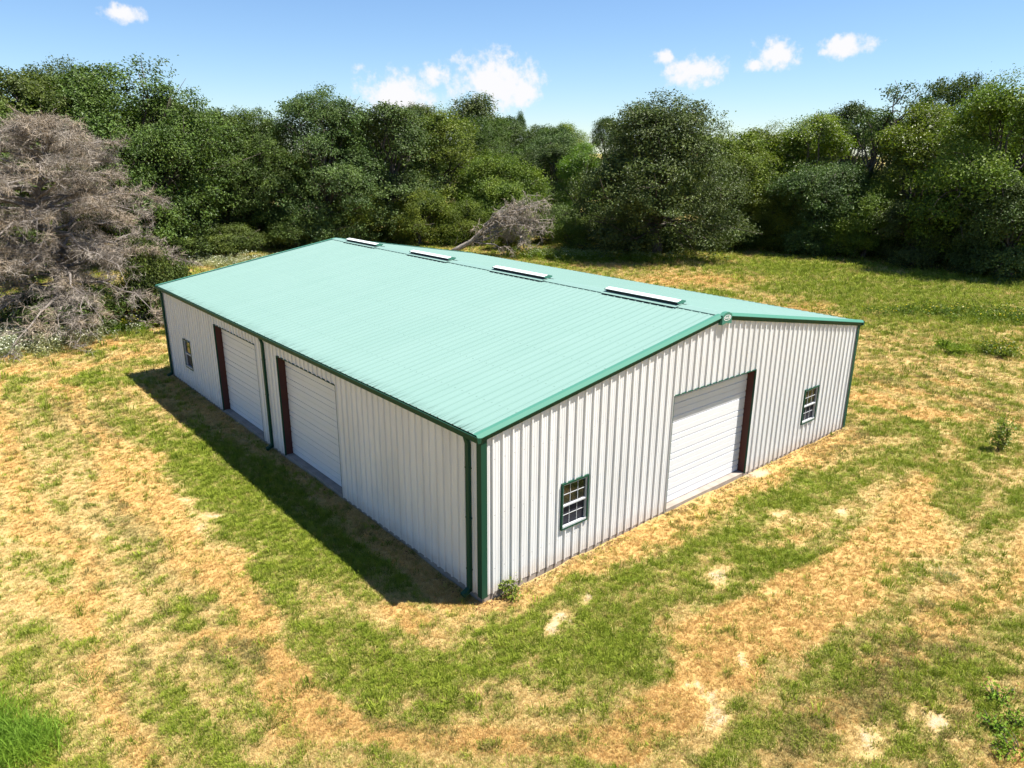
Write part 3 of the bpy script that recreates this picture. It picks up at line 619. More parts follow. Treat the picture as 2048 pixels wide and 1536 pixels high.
# four ten foot ridge vents
for yc in (10, 30, 50, 70):
    y0, y1 = (yc - 5) * F, (yc + 5) * F
    v = empty('ridge_vent', (30 * F, yc * F, HR)); v.parent = bld
    off = Vector((30 * F, yc * F, HR))
    def addv(mb, name, mat):
        mb.v = [tuple(Vector(p) - off) for p in mb.v]; return mb.build(name, mat, v)
    for side in (-1, 1):                                             # flashing pan raised on the ribs, open at the pans
        r = lambda y: [roof_pt(side, 30 * F - 0.35, y, 0.050), roof_pt(side, 30 * F - 0.02, y, 0.056), roof_pt(side, 30 * F - 0.02, y, 0.060), roof_pt(side, 30 * F - 0.35, y, 0.055)]
        addv(MB().prism(r(y0 - 0.05), r(y1 + 0.05)), 'flashing', M_ROOF)
        mb = MB()                                                    # shade of the gaps under the edge, put in as dark blocks, one per pan
        for k in range(10):
            ya, yb = y0 + k * F + 0.05, y0 + (k + 1) * F - 0.05
            q = lambda y: [roof_pt(side, 30 * F - 0.33, y, 0.001), roof_pt(side, 30 * F - 0.28, y, 0.001), roof_pt(side, 30 * F - 0.28, y, 0.049), roof_pt(side, 30 * F - 0.33, y, 0.049)]
            mb.prism(q(ya), q(yb))
        addv(mb, 'gap_shade', M_DARK)
    mb = MB(); c = 30 * F
    mb.box(c - 0.15, c + 0.15, y0 + 0.02, y1 - 0.02, HR + 0.0, HR + 0.120); addv(mb, 'throat', M_DARK)
    r = lambda y: [(c - 0.20, y, HR + 0.110), (c - 0.20, y, HR + 0.128), (c, y, HR + 0.172), (c + 0.20, y, HR + 0.128), (c + 0.20, y, HR + 0.110), (c + 0.192, y, HR + 0.110), (c + 0.192, y, HR + 0.122), (c, y, HR + 0.165), (c - 0.192, y, HR + 0.122), (c - 0.192, y, HR + 0.110)]
    addv(MB().prism(r(y0), r(y1)), 'vent_cap', M_VENT)
    for y in (y0 - 0.012, y1 + 0.002):
        e = [(c - 0.21, HR + 0.085), (c - 0.21, HR + 0.132), (c, HR + 0.178), (c + 0.21, HR + 0.132), (c + 0.21, HR + 0.085), (c, HR + 0.05)]
        addv(MB().prism([(x, y, z) for x, z in e], [(x, y + 0.01, z) for x, z in e]), 'end_cap', M_RAKE)

# ------------------------------------------------------------------ vegetation
M_OAK = mat_leaf('oak_leaves', (0.032, 0.053, 0.011), (0.110, 0.168, 0.033), 0.24, 0.5, 0.2)
M_OAKG = mat_leaf('grey_green_leaves', (0.032, 0.050, 0.014), (0.110, 0.162, 0.044), 0.20, 0.5, 0.2)
M_LIME = mat_leaf('lime_leaves', (0.068, 0.112, 0.012), (0.20, 0.28, 0.028), 0.35)
M_OLIVE = mat_leaf('olive_leaves', (0.052, 0.080, 0.012), (0.170, 0.220, 0.030), 0.28, 0.5, 0.2)
M_WEED = mat_leaf('weed_leaves', (0.08, 0.13, 0.015), (0.22, 0.31, 0.035), 0.35, 0.6, 0.12)
M_PALE = mat_leaf('pale_weed_leaves', (0.14, 0.17, 0.07), (0.42, 0.46, 0.28), 0.3, 0.6, 0.12)
M_FLOWER = mat_leaf('white_flowers', (0.45, 0.48, 0.36), (0.72, 0.74, 0.62), 0.2)
M_YELLOW = mat_leaf('yellow_flowers', (0.42, 0.32, 0.01), (0.62, 0.5, 0.02), 0.2)
M_BARK = mat_bark('bark', (0.055, 0.045, 0.035), (0.14, 0.12, 0.10))
M_DEADB = mat_bark('dead_bark', (0.17, 0.145, 0.125), (0.36, 0.32, 0.28))
M_DEADL = mat_bark('weathered_bark', (0.10, 0.086, 0.075), (0.24, 0.21, 0.185))
M_TWIG = mat_leaf('dead_twigs', (0.094, 0.078, 0.066), (0.355, 0.308, 0.264), 0.05, 0.85, 0.1, 0.06)

def unit(v): return v / np.maximum(np.linalg.norm(v, axis=-1, keepdims=True), 1e-9)

def leaf_mesh(name, P, N, size, tone, mat, r, aspect=0.6, face_jit=0.62):
    """one pointed leaf (a bent four cornered face) at each point"""
    n = len(P); N = unit(N + r.normal(0, face_jit, (n, 3)))
    A = unit(np.cross(N, r.normal(0, 1, (n, 3)))); B = np.cross(N, A)
    s = (size * r.uniform(0.7, 1.35, n))[:, None] if np.ndim(size) == 0 else size[:, None]
    bend = N * s * 0.18
    V = np.stack([P - A * s * 0.5, P + B * s * aspect * 0.5 + bend, P + A * s * 0.5, P - B * s * aspect * 0.5 + bend], 1).reshape(-1, 3)
    Q = np.arange(4 * n).reshape(n, 4)
    return mesh_np(name, V, Q, mat, False, [('tone', 'FACE', 'FLOAT', tone)])

def limb_path(a, b, r, sag=0.12, n=6):
    a, b = np.array(a, float), np.array(b, float); t = np.linspace(0, 1, n)[:, None]; d = np.linalg.norm(b - a)
    mid = (a + b) / 2 + r.normal(0, sag * d, 3) + np.array([0, 0, 0.10 * d])
    return (1 - t) ** 2 * a + 2 * t * (1 - t) * mid + t ** 2 * b + np.vstack([[0] * 3, r.normal(0, 0.03 * d, (n - 2, 3)), [0] * 3])

def make_tree(seed, h, rad, base, nlobe, lobe, leaves, size, leafmat, spread=0.34, flat=0.8, open_=0.0, barkmat=None, low=0.35):
    """crown of overlapping leafy lobes carried on real limbs; returns the two meshes"""
    r = np.random.default_rng(seed); cz = base + (h - base) * 0.5
    C = []
    while len(C) < nlobe:
        t = r.random(); rr = 0.38 + 0.5 * math.sqrt(r.random()); th = r.uniform(0, 2 * math.pi)
        wd = math.sqrt(max(0.0, 1 - max(0.0, (t - low) / (1 - low)) ** 2.2)) if t > low else 0.80 + 0.20 * t / low
        p = np.array([math.cos(th) * rr * rad * wd, math.sin(th) * rr * rad * wd, base + lobe * 0.35 + t * (h - base - lobe * 1.1)])
        R = lobe * r.uniform(0.65, 1.3)
        if p[2] + R * flat > h * 1.02: continue
        C.append((p, R))
    P, N, T, S = [], [], [], []
    vol = sum(R * R for _, R in C)
    for p, R in C:
        k = max(6, int(leaves * R * R / vol / 30))
        d = unit(r.normal(0, 1, (k, 3)) + np.array([0, 0, 0.25])); q = r.uniform(0.62, 1.06, k)[:, None]
        # ragged outline: some sprays reach out of the lobe
        q = q + (r.random((k, 1)) < 0.14) * r.uniform(0.05, 0.25, (k, 1))
        cl = p + d * q * R * np.array([1, 1, flat])
        keep = (r.random(k) > open_) & ((d[:, 2] > -0.25) | (r.random(k) < 0.35))
        cl, d = cl[keep], d[keep]
        m = 30; tone = r.beta(1.6, 2.4, len(cl))
        pts = np.repeat(cl, m, 0) + r.normal(0, 1, (len(cl) * m, 3)) * np.array([spread, spread, spread * 0.62])
        S.append(np.full(len(pts), size * r.uniform(0.78, 1.3))); out = unit(pts - p * np.array([0.6, 0.6, 0.8]) - np.array([0, 0, cz * 0.15]))
        P.append(pts); N.append(out * 0.7 + np.array([0, 0, 0.55])); T.append(np.clip(np.repeat(tone, m) + r.normal(0, 0.2, len(cl) * m), 0, 1))
    P, N, T, S = np.concatenate(P), np.concatenate(N), np.concatenate(T), np.concatenate(S)
    ok = P[:, 2] > 0.15; P, N, T, S = P[ok], N[ok], T[ok], S[ok] * r.uniform(0.7, 1.35, int(ok.sum()))
    crown = leaf_mesh('crown', P, N, S, T, leafmat, r)
    mb = MB(); tr = 0.022 * h + 0.06; fork = np.array([r.normal(0, 0.3), r.normal(0, 0.3), base + 0.28 * (h - base)])
    tp = limb_path((0, 0, -0.3), fork, r, 0.05, 7); mb.tube(tp, list(np.linspace(tr * 1.25, tr * 0.7, 7)), 8)
    for p, R in sorted(C, key=lambda c: -c[1])[:max(9, nlobe // 2)]:
        s0 = tp[r.integers(4, 7)]; lp = limb_path(s0, p + unit(p - s0) * R * 0.4, r, 0.10, 6)
        mb.tube(lp, list(np.linspace(tr * 0.42, 0.035, 6)), 5)
        for _ in range(3):
            j = lp[r.integers(2, 5)]; e = p + r.normal(0, 0.6, 3) * R
            mb.tube(limb_path(j, e, r, 0.12, 4), [tr * 0.16, tr * 0.12, 0.03, 0.015], 4)
    trunk = mb.mesh('trunk', barkmat or M_BARK, True)
    return trunk, crown

# one mesh pair for each build of tree; every tree standing is a copy of its own
KIND = {
    'oak_a': make_tree(1, 16.0, 8.2, 0.6, 60, 2.3, 89600, 0.204, M_OAK),
    'oak_b': make_tree(2, 16.0, 7.6, 1.2, 54, 2.2, 84000, 0.204, M_OAK),
    'oak_c': make_tree(3, 16.0, 7.8, 0.0, 66, 2.1, 98000, 0.196, M_OAKG, low=0.2),
    'oak_d': make_tree(4, 15.0, 5.6, 1.2, 44, 1.8, 58799, 0.204, M_OAKG),
    'elm_a': make_tree(5, 15.0, 4.8, 1.4, 44, 1.5, 56000, 0.187, M_OLIVE, 0.4),
    'elm_b': make_tree(6, 15.0, 4.4, 1.5, 36, 1.5, 50400, 0.187, M_LIME, 0.42),
    'thin': make_tree(7, 17.0, 4.2, 2.5, 30, 1.35, 30799, 0.221, M_OAKG, 0.42, 0.8, 0.15),
    'low': make_tree(8, 9.0, 4.4, 0.4, 34, 1.6, 56000, 0.170, M_OLIVE, 0.36, 0.75),
    'low_dark': make_tree(12, 9.0, 4.4, 0.2, 34, 1.6, 53200, 0.178, M_OAKG, 0.36, 0.75),
    'shrub': make_tree(9, 5.0, 3.0, 0.1, 26, 1.15, 30799, 0.145, M_OLIVE, 0.3),
    'shrub_dark': make_tree(10, 5.0, 3.0, 0.1, 26, 1.15, 30799, 0.153, M_OAK, 0.3),
}
BASE_H = {'oak_a': 16, 'oak_b': 16, 'oak_c': 16, 'oak_d': 15, 'elm_a': 15, 'elm_b': 15, 'thin': 17, 'low': 9, 'low_dark': 9, 'shrub': 5, 'shrub_dark': 5}
BASE_R = {'oak_a': 8.2, 'oak_b': 7.6, 'oak_c': 7.8, 'oak_d': 5.6, 'elm_a': 4.8, 'elm_b': 4.4, 'thin': 4.2, 'low': 4.4, 'low_dark': 4.4, 'shrub': 3, 'shrub_dark': 3}
def ground_z(x, y): return float(relief(np.array([float(x)]), np.array([float(y)]))[0])
def plant_tree(name, kind, x, y, h, r, rot, label, cat='tree', group=None):
    sz, sx = h / BASE_H[kind], r / BASE_R[kind] * 1.04
    t = empty(name, (x, y, ground_z(x, y)), rot, (sx, sx, sz)); tag(t, label, cat, group)
    link('trunk', KIND[kind][0], t); link('crown', KIND[kind][1], t)
    return t

GL, GM, GR = 'oaks behind the left end of the barn', 'trees behind the roof ridge', 'trees along the right edge of the meadow'
TREES = [
 ('oak_tree', 'oak_a', 9.7, 66.6, 18.2, 9.2, 0.3, 'tallest broad dark oak, just behind the dead grey tree', GL),
 ('oak_tree', 'oak_b', 2.3, 66.1, 16.8, 7.6, 1.9, 'dark oak crown rising over the left half of the dead grey tree', GL),
 ('oak_tree', 'oak_c', 10.4, 94.1, 20.4, 8.6, 4.0, 'distant oak top peeping between the two tallest oaks at upper left', GL),
 ('oak_tree', 'oak_d', 16.4, 71.0, 15.4, 5.4, 2.2, 'rounded oak on the right shoulder of the tallest oak', GL),
 ('oak_tree', 'oak_b', 22.5, 69.0, 14.8, 6.0, 0.8, 'dark oak behind the far left corner of the mint roof', GL),
 ('oak_tree', 'oak_a', 31.5, 104.6, 15.6, 8.0, 5.2, 'far low oak in the dip of the tree line, left of the clouds', GL),
 ('oak_tree', 'oak_c', 29.3, 66.7, 16.9, 7.4, 2.9, 'large grey-green oak above the far end of the roof ridge', GM),
 ('oak_tree', 'oak_d', 37.1, 65.7, 15.6, 6.2, 3.6, 'dark oak directly below the left white cloud', GM),
 ('elm_tree', 'elm_a', 46.2, 67.1, 16.0, 5.8, 1.1, 'olive-green feathery elm below the gap between the two large clouds', GM),
 ('oak_tree', 'oak_b', 66.3, 104.4, 18.5, 7.6, 2.4, 'distant oak filling the gap beside the olive-green elm', GM),
 ('oak_tree', 'thin', 62.0, 80.5, 18.2, 6.0, 0.5, 'thin open-crowned tree with sky showing through, under the big cloud', GM),
 ('oak_tree', 'oak_d', 73.5, 88.0, 16.0, 6.0, 5.7, 'half-bare oak right behind the thin open-crowned tree', GM),
 ('elm_tree', 'low', 48.6, 58.3, 10.6, 5.2, 0.0, 'low light olive-green tree above the fallen dead tree', GM),
 ('cedar_tree', 'thin', 100.9, 115.2, 18.4, 1.7, 2.0, 'slender dark spire of a tree on the skyline right of the big cloud', GM),
 ('elm_tree', 'elm_b', 89.2, 88.0, 15.4, 4.2, 3.0, 'bright lime-green round tree top on the skyline', GM),
 ('elm_tree', 'elm_b', 60.6, 56.3, 11.6, 2.9, 1.3, 'narrow lime-green tree pressed against the great dark oak', GM),
 ('oak_tree', 'oak_d', 105.6, 92.6, 17.0, 4.6, 0.9, 'small round dark green tree top on the skyline left of the great oak', GM),
 ('oak_tree', 'oak_b', 77.6, 82.7, 14.8, 6.2, 4.4, 'dark oak under the lime-green tree top', GM),
 ('oak_tree', 'oak_c', 52.2, 36.9, 15.8, 8.8, 0.2, 'great dome-shaped dark oak reaching the ground at the meadow edge', GR),
 ('elm_tree', 'elm_a', 65.7, 38.9, 13.6, 5.8, 2.7, 'yellowish olive tree on the right shoulder of the great dark oak', GR),
 ('elm_tree', 'elm_a', 75.0, 38.3, 14.2, 5.2, 5.0, 'olive-green elm in the dip right of the great oak', GR),
 ('oak_tree', 'oak_a', 107.0, 61.3, 14.0, 7.0, 1.0, 'distant oak seen low in the dip right of the great oak', GR),
 ('elm_tree', 'elm_b', 74.8, 33.2, 14.8, 4.9, 0.6, 'fresh green elm between the dip and the ragged dead-topped tree', GR),
 ('oak_tree', 'oak_d', 87.7, 35.8, 16.6, 4.6, 3.3, 'dark pointed tree top just left of the ragged dead-topped tree', GR),
 ('oak_tree', 'elm_b', 72.9, 19.9, 15.4, 4.8, 2.1, 'light green tree right of the ragged dead-topped tree', GR),
 ('oak_tree', 'oak_b', 82.3, 20.4, 18.8, 5.4, 5.5, 'tallest dark tree at the right, second from the picture edge', GR),
 ('elm_tree', 'elm_a', 67.6, 11.8, 17.6, 5.4, 4.1, 'tall olive-green elm at the right edge over the meadow shadow', GR),
 ('oak_tree', 'oak_a', 79.3, 12.5, 18.0, 6.2, 0.1, 'dark oak top cut off by the right edge of the picture', GR),
 ('oak_tree', 'oak_a', -3.3, 62.4, 16.4, 7.0, 3.9, 'dark oak at the left picture edge behind the dead tree', GL),
 ('elm_tree', 'low', 67.4, 31.6, 7.4, 4.2, 0.9, 'low olive tree at the meadow corner beside the great oak', GR),
 ('elm_tree', 'low_dark', 67.7, 27.4, 10.2, 4.8, 2.5, 'low dark spreading tree shading the meadow below the green elm', GR),
 ('elm_tree', 'low', 67.8, 22.4, 8.0, 3.8, 4.2, 'low olive tree below the ragged dead-topped tree', GR),
 ('elm_tree', 'low_dark', 66.8, 16.8, 6.6, 3.6, 5.6, 'low dark tree at the shaded far meadow edge, second from right', GR),
 ('elm_tree', 'low_dark', 66.4, 8.6, 9.6, 4.4, 1.2, 'low dark tree at the right edge of the far meadow', GR),
 ('oak_tree', 'oak_d', 117.0, 41.9, 16.0, 8.0, 2.2, 'distant oak far behind the green elm on the right', GR),
 ('oak_tree', 'oak_b', 123.6, 26.5, 16.5, 8.0, 3.2, 'distant oak far behind the ragged dead-topped tree', GR),
 ('oak_tree', 'oak_a', 52.0, 98.0, 15.0, 8.0, 0.6, 'distant oak low behind the left white cloud', GM),
 ('oak_tree', 'oak_a', 92.0, 70.0, 12.6, 7.0, 5.0, 'distant oak low behind the narrow lime-green tree', GM),
 ('oak_tree', 'oak_c', 20.0, 92.0, 16.0, 8.0, 1.0, 'distant oak behind the rounded oak left of the roof', GL),
]
for nm, kd, x, y, h, r, rot, lab, grp in TREES: plant_tree(nm, kd, x, y, h, r, rot, lab, 'tree', grp)

BACK = [(0, 104, 18, 8, 'the oak at the left picture edge'), (14, 112, 17, 8, 'the tallest oak at left'), (26, 88, 13, 6.5, 'the rounded oak left of the roof'), (40, 84, 13, 6, 'the large grey-green oak'), (44, 118, 15, 8, 'the dark oak over the far left roof corner'),
        (56, 92, 13, 6.5, 'the dark oak below the left cloud'), (58, 74, 15.4, 6, 'the thin open-crowned tree, low down'), (70, 72, 14.0, 5.8, 'the low olive tree over the fallen trunk'), (82, 62, 12.5, 6, 'the left flank of the great oak'), (96, 104, 14, 7, 'the slender dark spire'),
        (84, 48, 12.5, 6, 'the yellowish tree beside the great oak'), (96, 50, 13, 6.5, 'the olive elm in the dip'), (114, 78, 14.5, 7, 'the great oak, farthest back'), (124, 60, 14, 7, 'the fresh green elm, far back'), (97.8, 28.3, 14, 6, 'the light green tree at right'),
        (95.8, 22.5, 15, 6.5, 'the tallest dark tree at right'), (72, 60, 10.5, 5, 'the narrow lime-green tree, on its right'), (64, 66, 11.5, 5, 'the narrow lime-green tree, on its left')]
for i, (x, y, h, rr, beh) in enumerate(BACK):
    plant_tree('woodland_tree', ['oak_a', 'oak_b', 'oak_d', 'elm_a', 'oak_c'][i % 5], x, y, h, rr, i * 1.7, 'half-hidden woodland tree behind ' + beh, 'tree', 'woodland behind the front trees')

SHRUBS = [
 ('shrub', 33.0, 65.0, 5.6, 3.6, 0.4, 'leafy shrub under the large grey-green oak'),
 ('shrub', 38.0, 60.1, 6.4, 3.2, 2.0, 'tall olive shrub behind the middle of the roof ridge'),
 ('shrub', 42.1, 56.9, 5.3, 2.8, 3.1, 'olive shrub left of the fallen dead tree'),
 ('shrub', 43.3, 50.6, 2.8, 2.2, 1.0, 'small bright shrub under the fallen dead trunk'),
 ('shrub_dark', 25.1, 64.3, 4.3, 3.4, 5.0, 'dark shrub behind the far corner of the roof'),
 ('shrub_dark', 16.8, 63.5, 3.6, 3.2, 0.2, 'dark shrub under the oaks left of the roof'),
 ('shrub', 47.2, 44.6, 3.7, 2.2, 4.4, 'green shrub between the fallen dead tree and the great oak'),
 ('shrub_dark', 3.0, 37.6, 5.6, 2.0, 2.8, 'green bush growing in the right flank of the dead grey tree'),
 ('shrub_dark', -2.0, 37.6, 3.0, 3.0, 0.8, 'dark bush under the dead grey tree'),
 ('shrub_dark', 5.6, 39.4, 2.6, 2.2, 3.8, 'low dark bush beside the far left corner of the barn'),
 ('shrub_dark', 71.5, 29.0, 4.4, 3.2, 0.3, 'dark brush in the shade at the meadow corner'),
 ('shrub_dark', 72.5, 23.0, 4.6, 3.4, 1.8, 'dark brush under the low spreading tree'),
 ('shrub_dark', 72.0, 17.0, 4.6, 3.4, 2.9, 'dark brush under the light green tree'),
 ('shrub_dark', 71.0, 11.0, 4.4, 3.4, 4.6, 'dark brush under the tall elm at right'),
 ('shrub_dark', 70.5, 5.0, 4.4, 3.4, 5.8, 'dark brush at the right picture edge'),
 ('shrub_dark', 62.5, 35.0, 4.2, 3.0, 0.9, 'dark brush in the corner right behind the great oak'),
 ('shrub_dark', 72.0, 35.0, 5.0, 3.6, 2.2, 'dark brush deep under the olive elm in the dip'),
 ('shrub_dark', 56.5, 47.0, 5.0, 3.4, 4.0, 'dark brush between the great oak and the narrow lime tree'),
 ('shrub_dark', 52.0, 52.0, 5.0, 3.4, 5.1, 'dark brush right behind the fallen dead tree'),
 ('shrub_dark', 55.5, 40.5, 4.6, 4.2, 0.6, 'dark brush at the foot of the great oak'),
 ('shrub_dark', 11.0, 62.5, 4.0, 3.4, 1.5, 'dark brush under the tallest oak'),
 ('shrub_dark', 22.0, 74.0, 5.0, 4.0, 3.5, 'dark brush deep behind the far roof corner'),
 ('shrub_dark', 31.0, 74.0, 5.0, 4.0, 0.2, 'dark brush deep behind the large grey-green oak'),
]
for kd, x, y, h, r, rot, lab in SHRUBS: plant_tree('shrub', kd, x, y, h, r, rot, lab, 'shrub', 'shrubs under the trees')

# ---- dead trees: limbs, side branches and a haze of fine bare twigs
def ribbons(name, A, D, Ln, w, droop, tone, mat, r):
    """tapering two joint twigs starting at A along D"""
    n = len(A); D = unit(D); S = unit(np.cross(D, r.normal(0, 1, (n, 3)))); Ln = Ln[:, None]; w = w[:, None]
    B = A + D * Ln * 0.5; E = A + D * Ln + np.array([0, 0, -1.0]) * (droop * Ln) + r.normal(0, 0.08, (n, 3)) * Ln
    V = np.stack([A - S * w, A + S * w, B + S * w * 0.8, B - S * w * 0.8, E + S * w * 0.25, E - S * w * 0.25], 1).reshape(-1, 3)
    i = np.arange(n)[:, None] * 6
    Q = np.concatenate([i + np.array([[0, 1, 2, 3]]), i + np.array([[3, 2, 4, 5]])], 1).reshape(-1, 4)
    return mesh_np(name, V, Q, mat, False, [('tone', 'FACE', 'FLOAT', np.repeat(tone, 2))])

def dead_tree(loc, h, rad, seed, label, nb=105, lean=0.0):
    r = np.random.default_rng(seed); root = empty('dead_tree', loc); tag(root, label, 'tree')
    tp = limb_path((0, 0, -0.3), (0.5, 0.3, h * 0.93), r, 0.02, 9); mb = MB().tube(tp, list(np.linspace(0.27, 0.03, 9)), 8); mb.build('trunk', M_DEADL, root, True)
    mb = MB(); TA, TD, TL, TW, TT = [], [], [], [], []
    for k in range(nb):
        f = (k + r.random()) / nb; z = h * (0.07 + 0.90 * f); i = np.interp(z, tp[:, 2], np.arange(9)); a = np.array([np.interp(i, np.arange(9), tp[:, c]) for c in range(3)])
        env = rad * (np.sin(math.pi * min(1.0, 0.30 + 0.72 * f)) ** 0.75 if f < 0.97 else 0.12) * r.uniform(0.72, 1.12)
        th = k * 2.39996 + r.normal(0, 0.3); up = 0.05 + 0.55 * f + r.normal(0, 0.1)
        d = np.array([math.cos(th), math.sin(th), 0]); n = 8; t = np.linspace(0, 1, n)[:, None]
        path = a + d * env * t + np.array([0, 0, 1.0]) * (up * env * t - (0.42 - 0.15 * f) * env * t ** 2.2) + np.vstack([[0] * 3, np.cumsum(r.normal(0, 0.04 * env, (n - 1, 3)), 0)])
        path[:, 2] = np.maximum(path[:, 2], 0.3)
        mb.tube(path, list(np.linspace(0.035 + 0.013 * env, 0.012, n)), 5)
        for j in range(int(9 + env * 3.4)):
            q = r.uniform(0.22, 1.0); ii = q * (n - 1); b = np.array([np.interp(ii, np.arange(n), path[:, c]) for c in range(3)])
            s = unit((d * 0.75 + np.array([-d[1], d[0], 0]) * r.choice([-1, 1]) * r.uniform(0.4, 1.1) + np.array([0, 0, r.normal(0.08, 0.32)]))[None])[0]
            ln = r.uniform(0.7, 1.7) * (0.75 + 0.35 * (1 - q)); e = b + s * ln + np.array([0, 0, -0.12 * ln])
            if j % 2 == 0: mb.tube([b, (b + e) / 2 + r.normal(0, 0.06, 3), e], [0.022, 0.015, 0.006], 3, False)
            m = 42; u = r.uniform(0.05, 1.0, m)[:, None]; st = b + (e - b) * u
            dv = s * 0.6 + r.normal(0, 0.85, (m, 3))
            TA.append(st); TD.append(dv); TL.append(r.uniform(0.18, 0.55, m)); TW.append(r.uniform(0.005, 0.013, m)); TT.append(np.clip(r.normal(0.5, 0.14) + r.normal(0, 0.24, m), 0, 1))
    mb.build('branches', M_DEADL, root, True)
    tw = ribbons('twigs', *map(np.concatenate, (TA, TD)), np.concatenate(TL), np.concatenate(TW), 0.14, np.concatenate(TT), M_TWIG, r)
    o = link('twigs', tw, root); o['kind'] = 'stuff'
    return root
dead_tree((-1.9, 38.9, ground_z(-1.9, 38.9)), 12.6, 7.1, 5, 'huge dead grey-brown leafless tree at left, left of the barn', 110)

def fallen_tree(loc, label):
    r = np.random.default_rng(77); root = empty('fallen_tree', loc); tag(root, label, 'tree')
    R = np.array([RT[0], RT[1], 0]) / math.hypot(RT[0], RT[1]); Fw = np.array([-R[1], R[0], 0]); Z = np.array([0, 0, 1.0])
    def X(a, b, c): return R * a + Fw * b + Z * c
    mb = MB(); main = np.array([X(-7.2, 0.5, 0.2), X(-6.2, 0.4, 0.8), X(-4.9, 0.2, 1.5), X(-3.8, 0, 2.6), X(-2.6, 0, 3.7), X(-1.2, 0.2, 3.3), X(0.2, 0.0, 2.2), X(0.6, 0, 0.9)])
    mb.tube(main, [0.30, 0.27, 0.24, 0.19, 0.15, 0.12, 0.09, 0.06], 7); mb.build('trunk', M_DEADB, root, True)
    limbs = MB(); TA, TD, TL, TW, TT = [], [], [], [], []
    for k in range(46):
        s0 = main[r.integers(2, 7)]; e = X(r.uniform(-1.2, 3.6), r.normal(0, 1.4), 0.3 + 5.9 * r.random() ** 0.7)
        if k < 6: e = X(r.uniform(-6, -2), r.normal(0, 1.0), r.uniform(0.4, 4.0))
        p = limb_path(s0, e, r, 0.16, 7); limbs.tube(p, list(np.linspace(0.085, 0.014, 7)), 5)
        for j in range(16 if k >= 6 else 5):
            q = r.uniform(0.4, 1.0) * 6; b = np.array([np.interp(q, np.arange(7), p[:, c]) for c in range(3)]); s = r.normal(0, 1, 3); s[2] -= 0.35; s = s / np.linalg.norm(s); ln = r.uniform(0.3, 1.0)
            e2 = b + s * ln; m = 12; u = r.random((m, 1)); TA.append(b + (e2 - b) * u); TD.append(s + r.normal(0, 0.7, (m, 3)) + np.array([0, 0, -0.3])); TL.append(r.uniform(0.2, 0.6, m)); TW.append(r.uniform(0.008, 0.016, m)); TT.append(np.clip(r.normal(0.62, 0.22, m), 0, 1))
            limbs.tube([b, e2], [0.02, 0.008], 3, False)
    limbs.build('branches', M_DEADB, root, True)
    o = link('twigs', ribbons('twigs', np.concatenate(TA), np.concatenate(TD), np.concatenate(TL), np.concatenate(TW), 0.2, np.concatenate(TT), M_TWIG, r), root); o['kind'] = 'stuff'
fallen_tree((40.6, 45.6, ground_z(40.6, 45.6)), 'toppled dead tree with bleached limbs behind the roof ridge')

def ragged_tree(loc, h, label):
    """half dead tall tree: bare bent limbs with leaf tufts only at some ends"""
    r = np.random.default_rng(31); root = empty('ragged_tree', loc); tag(root, label, 'tree', GR)
    mb = MB(); tp = limb_path((0, 0, -0.3), (0.3, 0.2, h * 0.72), r, 0.04, 8); mb.tube(tp, list(np.linspace(0.36, 0.14, 8)), 8); mb.build('trunk', M_BARK, root, True)
    mb = MB(); P, T = [], []
    for k in range(26):
        s0 = tp[r.integers(3, 8)]; th = r.uniform(0, 6.28); zz = r.uniform(0.55, 0.98) * h if k < 18 else r.uniform(0.25, 0.6) * h
        e = np.array([math.cos(th) * r.uniform(0.8, 3.6), math.sin(th) * r.uniform(0.8, 3.6), zz]); p = limb_path(s0, e, r, 0.16, 7); mb.tube(p, list(np.linspace(0.12, 0.02, 7)), 5)
        if r.random() < 0.82:
            for j in range(r.integers(3, 8)):
                c = p[-1] + r.normal(0, 0.55, 3) - (p[-1] - p[-2]) * r.uniform(0, 1.5); m = 55; P.append(c + r.normal(0, 1, (m, 3)) * np.array([0.42, 0.42, 0.24])); T.append(np.clip(r.normal(0.4, 0.22, m), 0, 1))
    mb.build('branches', M_BARK, root, True); P = np.concatenate(P)
    link('crown', leaf_mesh('crown', P, np.tile([0, 0, 1.0], (len(P), 1)), 0.26, np.concatenate(T), M_OAKG, r), root)
ragged_tree((73.3, 24.6, ground_z(73.3, 24.6)), 18.6, 'ragged half-dead tall tree with bare limbs against the sky at right')

# ---- weeds and plants
def plant(name, label, cat, loc, h, rad, stems, leaves, size, mat, flower=None, nflower=0, seed=1, group=None):
    r = np.random.default_rng(seed); root = empty(name, loc); tag(root, label, cat, group); mb = MB(); P, T = [], []
    for k in range(stems):
        th = r.uniform(0, 6.28); q = rad * math.sqrt(r.random()); e = np.array([math.cos(th) * q, math.sin(th) * q, h * r.uniform(0.55, 1.0)]); s = e * np.array([0.35, 0.35, 0])
        p = limb_path(s, e, r, 0.06, 5); mb.tube(p, list(np.linspace(0.012, 0.004, 5)), 4)
        m = leaves // stems; u = r.uniform(0.15, 1.0, m) * 4; b = np.stack([np.interp(u, np.arange(5), p[:, c]) for c in range(3)], 1)
        P.append(b + r.normal(0, 1, (m, 3)) * np.array([0.10, 0.10, 0.05]) * (0.5 + rad)); T.append(np.clip(r.normal(0.5, 0.25, m), 0, 1))
    mb.build('stem', M_BARK if flower is None else mat, root, True); P = np.concatenate(P); P[:, 2] = np.maximum(P[:, 2], 0.02)
    link('foliage', leaf_mesh('foliage', P, np.tile([0, 0, 0.8], (len(P), 1)), size, np.concatenate(T), mat, r), root)
    if flower:
        Q = P[np.argsort(-P[:, 2] + r.normal(0, 0.12, len(P)))[:nflower]] + np.array([0, 0, 0.04])
        link('flowers', leaf_mesh('flowers', Q, np.tile([0, 0, 1.2], (len(Q), 1)), size * 0.7, r.random(len(Q)), flower, r), root)
    return root
gz = ground_z
